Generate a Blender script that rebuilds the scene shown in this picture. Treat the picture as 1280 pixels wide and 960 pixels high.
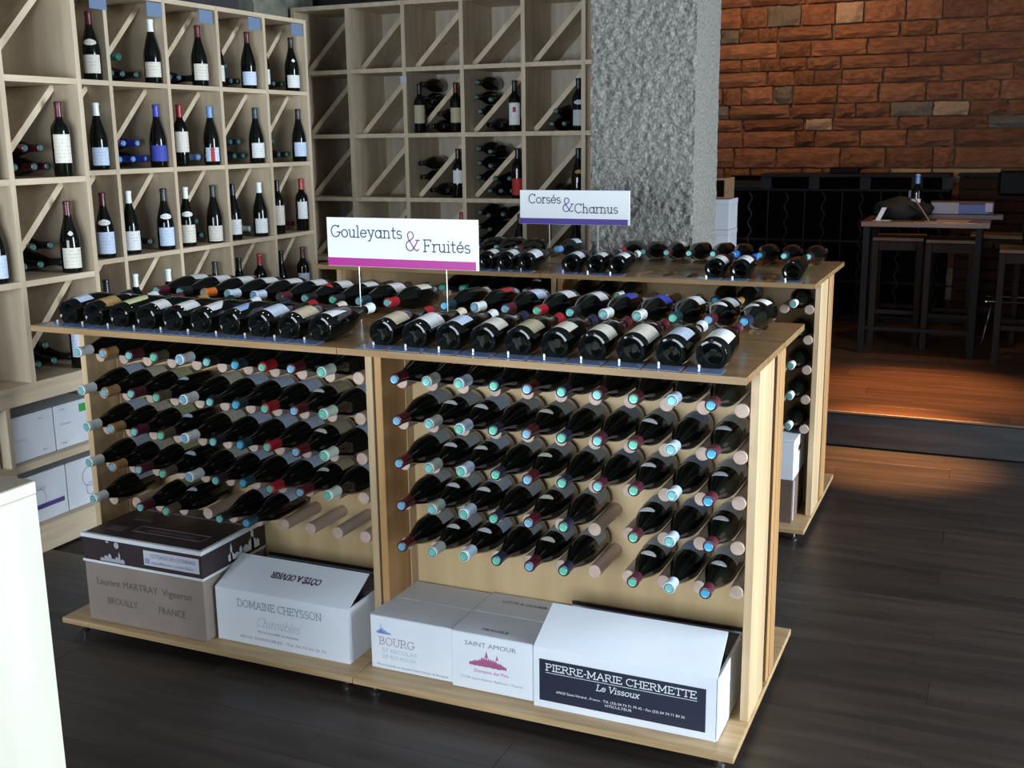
import bpy, bmesh, math, random
from mathutils import Vector, Matrix
random.seed(7)
SC = bpy.context.scene
for o in list(bpy.data.objects): bpy.data.objects.remove(o)
COL = SC.collection
PI = math.pi

# ------------------------------------------------------------------ camera
F_PX = 1389.27
pitch, roll, yaw = 0.21764, -0.012903, 0.416286
fwd = Vector((-math.sin(yaw)*math.cos(pitch), math.cos(yaw)*math.cos(pitch), -math.sin(pitch)))
rgt = Vector((math.cos(yaw), math.sin(yaw), 0)); up = rgt.cross(fwd)
r2 = math.cos(roll)*rgt + math.sin(roll)*up; u2 = -math.sin(roll)*rgt + math.cos(roll)*up
cam_data = bpy.data.cameras.new('camera'); cam = bpy.data.objects.new('camera', cam_data); COL.objects.link(cam)
cam_data.sensor_fit = 'HORIZONTAL'; cam_data.sensor_width = 36; cam_data.lens = F_PX/1280*36
cam_data.clip_start = .02
m = Matrix((r2, u2, -fwd)).transposed().to_4x4(); m.translation = Vector((0.5455, -2.6462, 1.6594))
cam.matrix_world = m
SC.camera = cam

# ------------------------------------------------------------------ light and exposure
SC.view_settings.view_transform = 'Standard'; SC.view_settings.look = 'None'
SC.view_settings.exposure = 0.42; SC.view_settings.gamma = 1.0; SC.view_settings.use_curve_mapping = False
W = bpy.data.worlds.new('world'); SC.world = W; W.use_nodes = True
bg = W.node_tree.nodes['Background']; bg.inputs[0].default_value = (.62, .78, 1, 1); bg.inputs[1].default_value = 0.32

def area(name, loc, direction, sx, sy, power, color):
    l = bpy.data.lights.new(name, 'AREA'); l.shape = 'RECTANGLE'; l.size = sx; l.size_y = sy; l.energy = power; l.color = color
    o = bpy.data.objects.new(name, l); COL.objects.link(o); o.location = loc
    o.rotation_euler = Vector(direction).to_track_quat('-Z', 'Z').to_euler(); return o
def spot(name, loc, target, power, color, ang=40, blend=.7, rad=.04):
    l = bpy.data.lights.new(name, 'SPOT'); l.energy = power; l.color = color; l.spot_size = math.radians(ang); l.spot_blend = blend
    l.shadow_soft_size = rad
    o = bpy.data.objects.new(name, l); COL.objects.link(o); o.location = loc
    o.rotation_euler = (Vector(target)-Vector(loc)).to_track_quat('-Z', 'Z').to_euler(); return o
DAY = (.80, .90, 1.0)
area('shop_window_light_right', (5.2, 0.6, 1.65), (-1, 0.0, -.10), 3.4, 2.0, 560, DAY)
area('shop_window_light_front', (-1.3, -4.1, 1.3), (0.05, 1, -.10), 3.8, 1.5, 215, DAY)
WARM = (1.0, .60, .30); AMBER = (1.0, .44, .14)
spot('ceiling_spot_wall', (-1.1, 5.6, 3.2), (-1.25, 7.0, 2.5), 52, WARM, 110, 1)
spot('ceiling_spot_wall', (.9, 5.4, 3.2), (.5, 7.0, 2.1), 15, WARM, 120, 1)
spot('ceiling_spot_floor', (.15, 4.6, 3.2), (.14, 4.10, .19), 700, AMBER, 32, 1)
spot('ceiling_spot_floor', (.15, 3.0, 3.2), (.10, 3.17, 0), 1900, AMBER, 22, 1)
spot('ceiling_spot_table', (.2, 5.0, 3.2), (.1, 5.45, 1.09), 60, WARM, 34, 1)
for x in (-1.9, -.7): spot('ceiling_spot_island', (x, 1.1, 3.2), (x, .5, 1.1), 7, (1, .85, .65), 80, .8, .03)

# ------------------------------------------------------------------ helpers
MATS = {}
def mat(name, col, rough=.5, metal=0, spec=.5, coat=0):
    if name in MATS: return MATS[name]
    m = bpy.data.materials.new(name); m.use_nodes = True; b = m.node_tree.nodes['Principled BSDF']
    b.inputs['Base Color'].default_value = (*col, 1); b.inputs['Roughness'].default_value = rough; b.inputs['Metallic'].default_value = metal
    b.inputs['Specular IOR Level'].default_value = spec; b.inputs['Coat Weight'].default_value = coat
    MATS[name] = m; return m
def noisy(name, c1, c2, scale=(1, 1, 1), nscale=8, rough=.5, bump=0, rnd=0, detail=5, lo=.35, hi=.65, spec=.5, bscale=None, rough2=None, c3=None):
    """two-colour noise in object space (stretched for grain), optional bump and per-object variation"""
    m = mat(name, c1, rough, spec=spec); nt = m.node_tree; N = nt.nodes; Lk = nt.links; b = N['Principled BSDF']
    tc = N.new('ShaderNodeTexCoord'); mp = N.new('ShaderNodeMapping'); mp.inputs['Scale'].default_value = scale
    oi = N.new('ShaderNodeObjectInfo'); add = N.new('ShaderNodeVectorMath'); add.operation = 'ADD'
    mul = N.new('ShaderNodeMath'); mul.operation = 'MULTIPLY'; mul.inputs[1].default_value = 37.0
    Lk.new(oi.outputs['Random'], mul.inputs[0]); Lk.new(tc.outputs['Object'], mp.inputs[0]); Lk.new(mp.outputs[0], add.inputs[0]); Lk.new(mul.outputs[0], add.inputs[1])
    n = N.new('ShaderNodeTexNoise'); n.inputs['Scale'].default_value = nscale; n.inputs['Detail'].default_value = detail; Lk.new(add.outputs[0], n.inputs['Vector'])
    r = N.new('ShaderNodeValToRGB'); r.color_ramp.elements[0].position = lo; r.color_ramp.elements[1].position = hi
    r.color_ramp.elements[0].color = (*c1, 1); r.color_ramp.elements[1].color = (*c2, 1); Lk.new(n.outputs['Fac'], r.inputs[0])
    out = r.outputs[0]
    if c3 or rnd:
        if c3:
            r3 = N.new('ShaderNodeValToRGB'); r3.color_ramp.interpolation = 'LINEAR'
            els = r3.color_ramp.elements; els[0].position = 0; els[0].color = (*c3[0], 1); els[1].position = 1; els[1].color = (*c3[-1], 1)
            for k, c in enumerate(c3[1:-1]): e = els.new((k+1)/(len(c3)-1)); e.color = (*c, 1)
            Lk.new(oi.outputs['Random'], r3.inputs[0])
            mx = N.new('ShaderNodeMix'); mx.data_type = 'RGBA'; mx.blend_type = 'MULTIPLY'; mx.inputs[0].default_value = 1
            Lk.new(out, mx.inputs[6]); Lk.new(r3.outputs[0], mx.inputs[7]); out = mx.outputs[2]
        if rnd:
            hs = N.new('ShaderNodeHueSaturation'); mr = N.new('ShaderNodeMapRange'); mr.inputs[3].default_value = 1-rnd; mr.inputs[4].default_value = 1+rnd
            Lk.new(oi.outputs['Random'], mr.inputs[0]); Lk.new(mr.outputs[0], hs.inputs['Value']); Lk.new(out, hs.inputs['Color']); out = hs.outputs[0]
    Lk.new(out, b.inputs['Base Color'])
    if bump:
        n2 = N.new('ShaderNodeTexNoise'); n2.inputs['Scale'].default_value = bscale or nscale*3; n2.inputs['Detail'].default_value = 6; Lk.new(add.outputs[0], n2.inputs['Vector'])
        bp = N.new('ShaderNodeBump'); bp.inputs['Strength'].default_value = bump; bp.inputs['Distance'].default_value = .01
        Lk.new(n2.outputs['Fac'], bp.inputs['Height']); Lk.new(bp.outputs[0], b.inputs['Normal'])
    if rough2 is not None:
        mr2 = N.new('ShaderNodeMapRange'); mr2.inputs[3].default_value = rough; mr2.inputs[4].default_value = rough2
        Lk.new(n.outputs['Fac'], mr2.inputs[0]); Lk.new(mr2.outputs[0], b.inputs['Roughness'])
    return m

def link(name, me, parent=None, loc=None, mt=None):
    o = bpy.data.objects.new(name, me); COL.objects.link(o)
    if parent: o.parent = parent
    if loc is not None: o.location = loc
    if mt is not None:
        if me.materials: o.material_slots[0].link = 'OBJECT'; o.material_slots[0].material = mt
        else: me.materials.append(mt)
    return o
def thing(name, label, cat, loc=(0, 0, 0), rz=0, group=None, mtx=None):
    o = bpy.data.objects.new(name, None); COL.objects.link(o); o.empty_display_size = .05
    o.location = loc; o.rotation_euler = (0, 0, rz)
    if mtx is not None: o.matrix_world = mtx
    tag(o, label, cat, group); return o
def tag(o, label, cat, group=None):
    o['label'] = label; o['category'] = cat
    if group: o['group'] = group
    return o
def struct(o): o['kind'] = 'structure'; return o

def tome(bm, smooth=False, name='mesh'):
    me = bpy.data.meshes.new(name); bm.normal_update(); bm.to_mesh(me); bm.free()
    if smooth:
        for p in me.polygons: p.use_smooth = True
        try: me.set_sharp_from_angle(angle=math.radians(38))
        except Exception: pass
    return me
def addbox(bm, x0, x1, y0, y1, z0, z1, mtx=None):
    v = [bm.verts.new((x, y, z)) for x in (x0, x1) for y in (y0, y1) for z in (z0, z1)]
    fs = []
    for f in ((0, 1, 3, 2), (4, 6, 7, 5), (0, 4, 5, 1), (2, 3, 7, 6), (0, 2, 6, 4), (1, 5, 7, 3)): fs.append(bm.faces.new([v[i] for i in f]))
    if mtx:
        for q in v: q.co = mtx @ q.co
    return v
def box(x0, x1, y0, y1, z0, z1, bev=.0015):
    bm = bmesh.new(); addbox(bm, x0, x1, y0, y1, z0, z1)
    if bev: bmesh.ops.bevel(bm, geom=bm.edges[:], offset=bev, segments=1, affect='EDGES')
    return tome(bm)
def lathe(prof, seg=24, close=True):
    bm = bmesh.new(); rings = []
    for r, z in prof:
        if r < 1e-6: rings.append([bm.verts.new((0, 0, z))])
        else: rings.append([bm.verts.new((r*math.cos(2*PI*k/seg), r*math.sin(2*PI*k/seg), z)) for k in range(seg)])
    for a, b in zip(rings, rings[1:]):
        for k in range(seg):
            k2 = (k+1) % seg
            if len(a) == 1 and len(b) == 1: continue
            if len(a) == 1: bm.faces.new((a[0], b[k2], b[k]))
            elif len(b) == 1: bm.faces.new((a[k], a[k2], b[0]))
            else: bm.faces.new((a[k], a[k2], b[k2], b[k]))
    bmesh.ops.recalc_face_normals(bm, faces=bm.faces[:])
    return tome(bm, True)
def cyl(r, z0, z1, seg=16): 
    b = min(.0015, r*.2); return lathe([(0, z0), (r-b, z0), (r, z0+b), (r, z1-b), (r-b, z1), (0, z1)], seg)
def tube(pts, r, seg=8):
    bm = bmesh.new(); rings = []
    P = [Vector(p) for p in pts]
    for i, p in enumerate(P):
        d = (P[min(i+1, len(P)-1)]-P[max(i-1, 0)]).normalized()
        a = d.orthogonal().normalized() if i == 0 else (a - d*a.dot(d)).normalized()
        b = d.cross(a); rings.append([bm.verts.new(p + r*(a*math.cos(2*PI*k/seg)+b*math.sin(2*PI*k/seg))) for k in range(seg)])
    for q, w in zip(rings, rings[1:]):
        for k in range(seg): bm.faces.new((q[k], q[(k+1) % seg], w[(k+1) % seg], w[k]))
    bm.faces.new(rings[0][::-1]); bm.faces.new(rings[-1])
    return tome(bm, True)
ORD = ['first', 'second', 'third', 'fourth', 'fifth', 'sixth', 'seventh', 'eighth', 'ninth', 'tenth', 'eleventh', 'twelfth']

# ------------------------------------------------------------------ materials
ply = noisy('birch_plywood', (.40, .262, .125), (.52, .36, .19), (1.2, 14, 14), 3, .42, .02, .06)
ply_top = noisy('varnished_plywood_top', (.27, .165, .075), (.38, .245, .12), (1.2, 9, 9), 3, .22, .0, .05)
ply_back = noisy('peg_panel_ply', (.47, .33, .165), (.56, .41, .22), (7, 7, .8), 2, .45, .0, .04)
ply_v = noisy('upright_plywood', (.46, .32, .17), (.62, .46, .27), (10, 10, .6), 3, .45, .0, .10)
ply_edge = noisy('orange_ply_edge', (.38, .20, .075), (.50, .29, .12), (10, 10, .6), 3, .42, 0, .06)
maple = noisy('maple_shelf', (.50, .40, .275), (.62, .515, .37), (9, 1.0, 9), 2.5, .5, .0, .07)
maple_v = noisy('maple_upright', (.50, .40, .275), (.62, .515, .37), (9, 9, 1), 2.5, .5, .0, .07)
maple_shade = noisy('maple_back_panel', (.33, .28, .215), (.41, .355, .28), (9, 9, 1), 2.5, .6, .0, .05)  # darker than the shelf maple: cubby shade put into the colour
beech = noisy('beech_dowel', (.44, .32, .25), (.56, .42, .34), (9, 9, 1.2), 3, .5, .0, .10)
glass = mat('dark_bottle_glass', (.003, .0042, .0032), .05, spec=.42)
glass_b = mat('brown_bottle_glass', (.010, .006, .004), .06, spec=.55)
steel = mat('brushed_steel', (.6, .62, .65), .25, 1)
CAPS = {'white': (.80, .86, .85), 'tan': (.46, .25, .10), 'maroon': (.085, .013, .028), 'olive': (.10, .085, .05), 'black': (.012, .014, .018), 'dark teal': (.008, .04, .055),
        'red': (.34, .010, .02), 'dark red': (.085, .008, .014), 'pale green': (.52, .66, .58), 'pale grey': (.45, .50, .44), 'pale blue': (.60, .73, .88), 'navy': (.012, .018, .05),
        'orange': (.75, .17, .02), 'cream': (.70, .64, .48), 'royal blue': (.03, .05, .42), 'light blue': (.16, .30, .62), 'gold': (.45, .25, .05), 'bright blue': (.02, .16, .62), 'pink': (.45, .02, .10), 'green': (.02, .22, .14)}
def capm(c): return mat('foil_'+c.replace(' ', '_'), CAPS[c], .34, .0, .6)
TOP_SHEEN = {'t': (.20, .52, .50), 'b': (.20, .42, .58), 'g': (.15, .52, .37), 'd': (.05, .07, .08), 'w': (.6, .7, .75), 's': (.08, .38, .60)}  # window reflections on the foil cap ends, put into their base colours
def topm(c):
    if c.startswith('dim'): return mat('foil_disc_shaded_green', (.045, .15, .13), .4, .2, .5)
    return mat('foil_disc_'+{'t': 'teal', 'b': 'blue', 'g': 'green', 'd': 'dark', 'w': 'white', 's': 'azure'}[c], TOP_SHEEN[c], .35, .3, .6)
LABS = {'white': (.74, .76, .76), 'beige': (.55, .47, .34), 'cream': (.70, .67, .58), 'blue white': (.56, .67, .84), 'grey': (.48, .52, .53), 'lime': (.60, .64, .34), 'blue': (.05, .07, .42), 'light blue': (.30, .42, .68), 'red': (.45, .03, .03), 'gold': (.45, .28, .10), 'tan': (.45, .40, .26), 'steel blue': (.30, .37, .50), 'purple': (.12, .04, .25)}
def labm(c):
    n = 'paper_'+c.replace(' ', '_')
    if n in MATS: return MATS[n]
    m = mat(n, LABS[c], .6, 0, .3); nt = m.node_tree; N = nt.nodes; Lk = nt.links
    tc = N.new('ShaderNodeTexCoord'); mp = N.new('ShaderNodeMapping'); mp.inputs['Scale'].default_value = (150, 150, 60)
    no = N.new('ShaderNodeTexNoise'); no.inputs['Scale'].default_value = 1.0; no.inputs['Detail'].default_value = 2
    Lk.new(tc.outputs['Object'], mp.inputs[0]); Lk.new(mp.outputs[0], no.inputs['Vector'])
    wv = N.new('ShaderNodeTexWave'); wv.bands_direction = 'Z'; wv.inputs['Scale'].default_value = 22; Lk.new(tc.outputs['Object'], wv.inputs['Vector'])
    a = N.new('ShaderNodeMath'); a.operation = 'GREATER_THAN'; a.inputs[1].default_value = .52; Lk.new(no.outputs['Fac'], a.inputs[0])
    b = N.new('ShaderNodeMath'); b.operation = 'GREATER_THAN'; b.inputs[1].default_value = .72; Lk.new(wv.outputs['Fac'], b.inputs[0])
    c_ = N.new('ShaderNodeMath'); c_.operation = 'MULTIPLY'; Lk.new(a.outputs[0], c_.inputs[0]); Lk.new(b.outputs[0], c_.inputs[1])
    d = N.new('ShaderNodeMath'); d.operation = 'MULTIPLY'; d.inputs[1].default_value = .35; Lk.new(c_.outputs[0], d.inputs[0])
    mx = N.new('ShaderNodeMix'); mx.data_type = 'RGBA'; mx.inputs[6].default_value = (*LABS[c], 1); mx.inputs[7].default_value = tuple(x*.25 for x in LABS[c])+(1,)
    Lk.new(d.outputs[0], mx.inputs[0]); Lk.new(mx.outputs[2], N['Principled BSDF'].inputs['Base Color'])
    return m

# ------------------------------------------------------------------ bottles
PROF = {'burgundy': [(0, .026), (.012, .025), (.022, .013), (.029, .003), (.034, 0), (.039, .0015), (.0415, .006), (.0418, .07), (.0416, .125), (.040, .142), (.0365, .160), (.0305, .182), (.0238, .205), (.0182, .225), (.0152, .243), (.0142, .262), (.0140, .285), (.0155, .287), (.0155, .294), (.0138, .296), (0, .296)],
        'bordeaux': [(0, .026), (.012, .025), (.022, .013), (.027, .003), (.031, 0), (.0355, .0015), (.0378, .006), (.0380, .09), (.0380, .180), (.0368, .193), (.0325, .206), (.0250, .217), (.0185, .226), (.0150, .240), (.0140, .262), (.0138, .289), (.0152, .291), (.0152, .298), (.0136, .300), (0, .300)]}
BODY = {k: lathe(v, 28) for k, v in PROF.items()}
for b in BODY.values(): b.materials.append(glass)
def rad(kind, z):
    P = [p for p in PROF[kind] if p[0] > 0][4:]
    for (r0, z0), (r1, z1) in zip(P, P[1:]):
        if z0 <= z <= z1 and z1 > z0: return r0+(r1-r0)*(z-z0)/(z1-z0)
    return .015
def capsule_mesh(kind, z0):
    top = .2975 if kind == 'burgundy' else .3015
    pr = []
    z = z0
    while z < top-.016: pr.append((rad(kind, z)+.0009, z)); z += .010
    pr += [(.0150, top-.014), (.0166, top-.0125), (.0166, top-.004), (.0155, top-.0008), (.0135, top)]
    return lathe(pr, 20)
CAPM = {(k, s): capsule_mesh(k, {0: .252, 1: .240}[s]) for k in BODY for s in (0, 1)}
DISC = {k: lathe([(.0120, 0), (.0115, .0008), (.0085, .0003), (.0080, .0010), (0, .0009)], 18) for k in BODY}
for q in list(CAPM.values())+list(DISC.values()): q.materials.append(steel)
LABC = {}
def label_mesh(kind, z0, z1, half, dip=0.):
    key = (kind, z0, z1, half, dip)
    if key in LABC: return LABC[key]
    bm = bmesh.new(); n = 12; rows = 6; g = []
    for j in range(rows+1):
        row = []
        for i in range(n+1):
            t = -1+2*i/n
            zt = z1-dip*abs(t)**1.6 if dip > 0 else z1+dip*(1-abs(t)**1.6)
            zb = z0+(abs(dip)*.8*abs(t)**2 if (z1-z0) < .03 else 0)
            z = zb+(zt-zb)*j/rows; a = PI/2+t*half; r = rad(kind, z)+.0007
            row.append(bm.verts.new((r*math.cos(a), r*math.sin(a), z)))
        g.append(row)
    for j in range(rows):
        for i in range(n): bm.faces.new((g[j][i+1], g[j][i], g[j+1][i], g[j+1][i+1]))
    me = tome(bm, True); me.materials.append(steel); LABC[key] = me; return me
def pose(base, axis, upv, rollang=0.):
    z = Vector(axis).normalized(); y = Vector(upv); y = (y-z*y.dot(z)).normalized(); x = y.cross(z)
    m = Matrix((x, y, z)).transposed().to_4x4(); m.translation = Vector(base)
    return m @ Matrix.Rotation(rollang, 4, 'Z')
NB = [0]
def bottle(kind, mtx, cap, top, labs, label, group=None, longcap=0, simple=False, name='wine_bottle', gm=None):
    NB[0] += 1
    t = thing(name, label, 'bottle', mtx=mtx, group=group)
    b = link('glass_body', BODY[kind], t)
    if gm: b.material_slots[0].link = 'OBJECT'; b.material_slots[0].material = gm
    c = link('capsule', CAPM[(kind, longcap)], t, mt=capm(cap))
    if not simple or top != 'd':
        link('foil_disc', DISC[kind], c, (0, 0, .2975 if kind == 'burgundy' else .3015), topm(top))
    for k, (z0, z1, half, mt, dip) in enumerate(labs):
        link('neck_label' if z0 > .13 else 'paper_label', label_mesh(kind, z0, z1, half, dip), t, mt=labm(mt))
    return t

# ------------------------------------------------------------------ letterforms (thin slab serif, drawn as strokes)
def arc(cx, cy, rx, ry, a0, a1, n=14): return [(cx+rx*math.cos(math.radians(a0+(a1-a0)*k/n)), cy+ry*math.sin(math.radians(a0+(a1-a0)*k/n))) for k in range(n+1)]
def hs(x, y, w=.16): return [(x-w/2, y), (x+w/2, y)]
XH = .64
GL = {
 ' ': (.34, []), '-': (.4, [[(.08, .42), (.32, .42)]]), '.': (.2, [[(.08, .02), (.12, .02)]]),
 'o': (.68, [arc(.33, XH/2, .27, XH/2, 0, 360, 24)]),
 'u': (.72, [[(.03, XH), (.14, XH), (.14, .22)]+arc(.33, .22, .19, .22, 180, 290, 10)+[(.52, .14)], [(.42, XH), (.53, XH), (.53, 0), (.64, 0)]]),
 'n': (.76, [[(.03, XH), (.15, XH), (.15, 0)], hs(.15, 0, .22), [(.15, .45)]+arc(.35, .42, .20, .22, 150, 0, 10)+[(.55, 0)], hs(.55, 0, .22)]),
 'h': (.76, [[(.03, 1), (.15, 1), (.15, 0)], hs(.15, 0, .22), [(.15, .45)]+arc(.35, .42, .20, .22, 150, 0, 10)+[(.55, 0)], hs(.55, 0, .22)]),
 'm': (1.12, [[(.03, XH), (.15, XH), (.15, 0)], hs(.15, 0, .22), [(.15, .45)]+arc(.33, .42, .18, .22, 150, 0, 10)+[(.51, 0)], hs(.51, 0, .2), [(.51, .45)]+arc(.70, .42, .19, .22, 150, 0, 10)+[(.89, 0)], hs(.89, 0, .2)]),
 'l': (.34, [[(.05, 1), (.16, 1), (.16, 0)], hs(.16, 0, .24)]),
 'i': (.34, [[(.05, XH), (.16, XH), (.16, 0)], hs(.16, 0, .24), [(.14, .90), (.18, .90)]]),
 't': (.46, [[(.18, .88), (.18, .16)]+arc(.32, .15, .14, .15, 180, 300, 8), [(.04, XH), (.38, XH)]]),
 'r': (.50, [[(.03, XH), (.15, XH), (.15, 0)], hs(.15, 0, .26), [(.15, .40)]+arc(.37, .40, .20, .24, 170, 65, 8)]),
 'e': (.66, [[(.07, .35), (.58, .35)]+arc(.325, .33, .26, .31, 5, 325, 20)]),
 'a': (.72, [arc(.31, XH/2, .25, XH/2, 0, 360, 22), [(.46, XH), (.57, XH), (.57, 0), (.66, 0)]]),
 'd': (.74, [arc(.31, XH/2, .25, XH/2, 0, 360, 22), [(.46, 1), (.57, 1), (.57, 0), (.66, 0)]]),
 'b': (.72, [arc(.39, XH/2, .25, XH/2, 0, 360, 22), [(.03, 1), (.14, 1), (.14, 0)]]),
 'c': (.62, [arc(.33, XH/2, .26, XH/2, 45, 320, 18)]),
 'g': (.72, [arc(.31, XH/2, .25, XH/2, 0, 360, 22), [(.64, XH), (.56, XH), (.56, -.10)]+arc(.32, -.10, .24, .18, 0, -150, 10)]),
 'y': (.70, [[(.13, XH), (.36, .02)], [(.58, XH), (.30, -.18)]+[(.20, -.30), (.10, -.28)], hs(.12, XH, .2), hs(.57, XH, .2)]),
 's': (.54, [arc(.26, .47, .18, .17, 35, 250, 12)+arc(.26, .16, .20, .17, 75, -145, 12)]),
 'x': (.6, [[(.08, XH), (.5, 0)], [(.5, XH), (.08, 0)], hs(.08, XH, .16), hs(.5, 0, .16), hs(.08, 0, .16), hs(.5, XH, .16)]),
 'v': (.6, [[(.06, XH), (.29, 0), (.52, XH)], hs(.06, XH, .16), hs(.52, XH, .16)]),
 'F': (.74, [[(.14, 0), (.14, 1)], hs(.14, 0, .24), [(.03, 1), (.64, 1), (.64, .84)], [(.14, .52), (.46, .52)], [(.46, .60), (.46, .44)]]),
 'G': (.98, [arc(.48, .5, .40, .5, 48, 350, 26)+[(.87, .42)], [(.62, .42), (.95, .42)], [(.78, .86), (.78, 1)]]),
 'C': (.90, [arc(.48, .5, .40, .5, 45, 315, 26), [(.77, .80), (.77, 1)]]),
 'P': (.74, [[(.14, 0), (.14, 1)], hs(.14, 0, .26), [(.03, 1), (.40, 1)]+arc(.40, .76, .24, .24, 90, -90, 12)+[(.14, .52)]]),
 'R': (.84, [[(.14, 0), (.14, 1)], hs(.14, 0, .26), [(.03, 1), (.40, 1)]+arc(.40, .76, .24, .24, 90, -90, 12)+[(.14, .52)], [(.42, .52), (.70, 0), (.80, 0)]]),
 'B': (.80, [[(.14, 0), (.14, 1)], [(.03, 1), (.40, 1)]+arc(.40, .77, .22, .23, 90, -90, 12)+[(.14, .54)], [(.40, .54)]+arc(.42, .27, .26, .27, 90, -90, 12)+[(.03, 0)]]),
 'D': (.90, [[(.14, 0), (.14, 1)], [(.03, 1), (.38, 1)]+arc(.38, .5, .42, .5, 90, -90, 18)+[(.03, 0)]]),
 'I': (.36, [[(.17, 0), (.17, 1)], hs(.17, 0, .28), hs(.17, 1, .28)]),
 'E': (.76, [[(.14, 0), (.14, 1)], [(.03, 1), (.64, 1), (.64, .85)], [(.03, 0), (.67, 0), (.67, .16)], [(.14, .52), (.48, .52)], [(.48, .6), (.48, .44)]]),
 'L': (.68, [[(.14, 0), (.14, 1)], hs(.14, 1, .26), [(.03, 0), (.62, 0), (.62, .18)]]),
 'T': (.78, [[(.38, 0), (.38, 1)], hs(.38, 0, .26), [(.06, .83), (.06, 1), (.70, 1), (.70, .83)]]),
 'H': (.92, [[(.14, 0), (.14, 1)], [(.74, 0), (.74, 1)], [(.14, .52), (.74, .52)], hs(.14, 0, .24), hs(.14, 1, .24), hs(.74, 0, .24), hs(.74, 1, .24)]),
 'M': (1.08, [[(.14, 0), (.14, 1), (.50, .2), (.86, 1), (.86, 0)], hs(.14, 0, .24), hs(.10, 1, .16), hs(.90, 1, .16), hs(.86, 0, .24)]),
 'N': (.94, [[(.14, 0), (.14, 1), (.74, 0), (.74, 1)], hs(.14, 0, .24), hs(.10, 1, .16), hs(.74, 1, .24)]),
 'A': (.90, [[(.08, 0), (.42, 1), (.78, 0)], [(.20, .36), (.65, .36)], hs(.08, 0, .22), hs(.78, 0, .22)]),
 'V': (.86, [[(.08, 1), (.42, 0), (.76, 1)], hs(.08, 1, .22), hs(.76, 1, .22)]),
 'Y': (.82, [[(.08, 1), (.40, .5), (.72, 1)], [(.40, .5), (.40, 0)], hs(.40, 0, .26), hs(.08, 1, .2), hs(.72, 1, .2)]),
 'S': (.68, [arc(.33, .74, .23, .26, 35, 250, 12)+arc(.33, .26, .26, .27, 75, -145, 12)]),
 'O': (1.0, [arc(.48, .5, .40, .5, 0, 360, 28)]),
 'U': (.90, [[(.14, 1), (.14, .34)]+arc(.43, .32, .29, .32, 180, 360, 14)+[(.72, 1)], hs(.14, 1, .24), hs(.72, 1, .24)]),
 '&': (.95, [[(.86, .08), (.74, 0), (.60, .08), (.22, .62)]+arc(.38, .78, .19, .22, 190, 0, 12)[:0]+arc(.36, .80, .18, .20, 215, -60, 16)+[(.30, .52)]+arc(.33, .26, .26, .26, 105, 300, 14)+[(.66, .30), (.80, .55)], hs(.80, .56, .22)]),
}
GL['é'] = (GL['e'][0], GL['e'][1]+[[(.30, .76), (.42, .92)]])
GL['É'] = (GL['E'][0], GL['E'][1]+[[(.30, 1.08), (.42, 1.22)]])
GL['Ô'] = (GL['O'][0], GL['O'][1]+[[(.36, 1.10), (.48, 1.22), (.60, 1.10)]])
ZOFF = [0]
def text_bm(bm, s, ox, oy, h, th, width=None, shear=0., track=0.):
    tot = sum(GL[c][0]+track for c in s); sx = h if width is None else width/tot
    x = 0
    for c in s:
        w, pl = GL[c]
        for P in pl:
            Q = [Vector((ox+(x+px)*sx+shear*py*h, oy+py*h, 0)) for px, py in P]
            strips = [[Q[0]]]
            for k in range(1, len(Q)):
                if (Q[k]-strips[-1][-1]).length < 1e-7: continue
                if len(strips[-1]) > 1:
                    d0 = strips[-1][-1]-strips[-1][-2]; d1 = Q[k]-Q[k-1]
                    if d0.angle(d1, 0) > .9: strips.append([Q[k-1]])
                strips[-1].append(Q[k])
            for S in strips:
                if len(S) < 2: continue
                ZOFF[0] = (ZOFF[0]+1) % 12; zo = Vector((0, 0, ZOFF[0]*.00004))
                S = [S[0]-(S[1]-S[0]).normalized()*th*.4]+S[1:-1]+[S[-1]+(S[-1]-S[-2]).normalized()*th*.4]
                if (S[0]-S[-1]).length < th*1.2: S[0] = S[0]+(S[1]-S[0]).normalized()*th*.4
                L_ = []
                for k, p in enumerate(S):
                    d = (S[min(k+1, len(S)-1)]-S[max(k-1, 0)]).normalized(); n = Vector((-d.y, d.x, 0))*th/2
                    L_.append((bm.verts.new(p-n+zo), bm.verts.new(p+n+zo)))
                for (a0, a1), (b0, b1) in zip(L_, L_[1:]): bm.faces.new((a0, b0, b1, a1))
        x += w+track
    return x*sx
def poly(bm, pts): bm.faces.new([bm.verts.new((p[0], p[1], 0)) for p in pts])
def place_plane(o, origin, u, v, parent=None):
    u = Vector(u).normalized(); v = Vector(v).normalized(); n = u.cross(v)
    m = Matrix((u, v, n)).transposed().to_4x4(); m.translation = Vector(origin)+n*.0009
    o.matrix_local = m
def print_text(lines, name, origin, u, v, mt, parent):
    for (s, x, y, h, th, w, sh) in lines:
        bm = bmesh.new(); text_bm(bm, s, x, y, h, th, w, sh)
        o = link(name, tome(bm), parent, mt=mt); place_plane(o, origin, u, v)
    return o
def small_text(s, size, name, origin, u, v, mt, parent, shear=0., width=None):
    cu = bpy.data.curves.new('t', 'FONT'); cu.body = s; cu.size = size; cu.shear = shear; cu.resolution_u = 2
    tmp = bpy.data.objects.new('t', cu); COL.objects.link(tmp); dg = bpy.context.evaluated_depsgraph_get()
    me = bpy.data.meshes.new_from_object(tmp.evaluated_get(dg)); bpy.data.objects.remove(tmp)
    if width:
        w = max(q.co.x for q in me.vertices)-min(q.co.x for q in me.vertices)
        for q in me.vertices: q.co.x *= width/w
    me.materials.clear(); o = link(name, me, parent, mt=mt); place_plane(o, origin, u, v); return o

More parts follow.
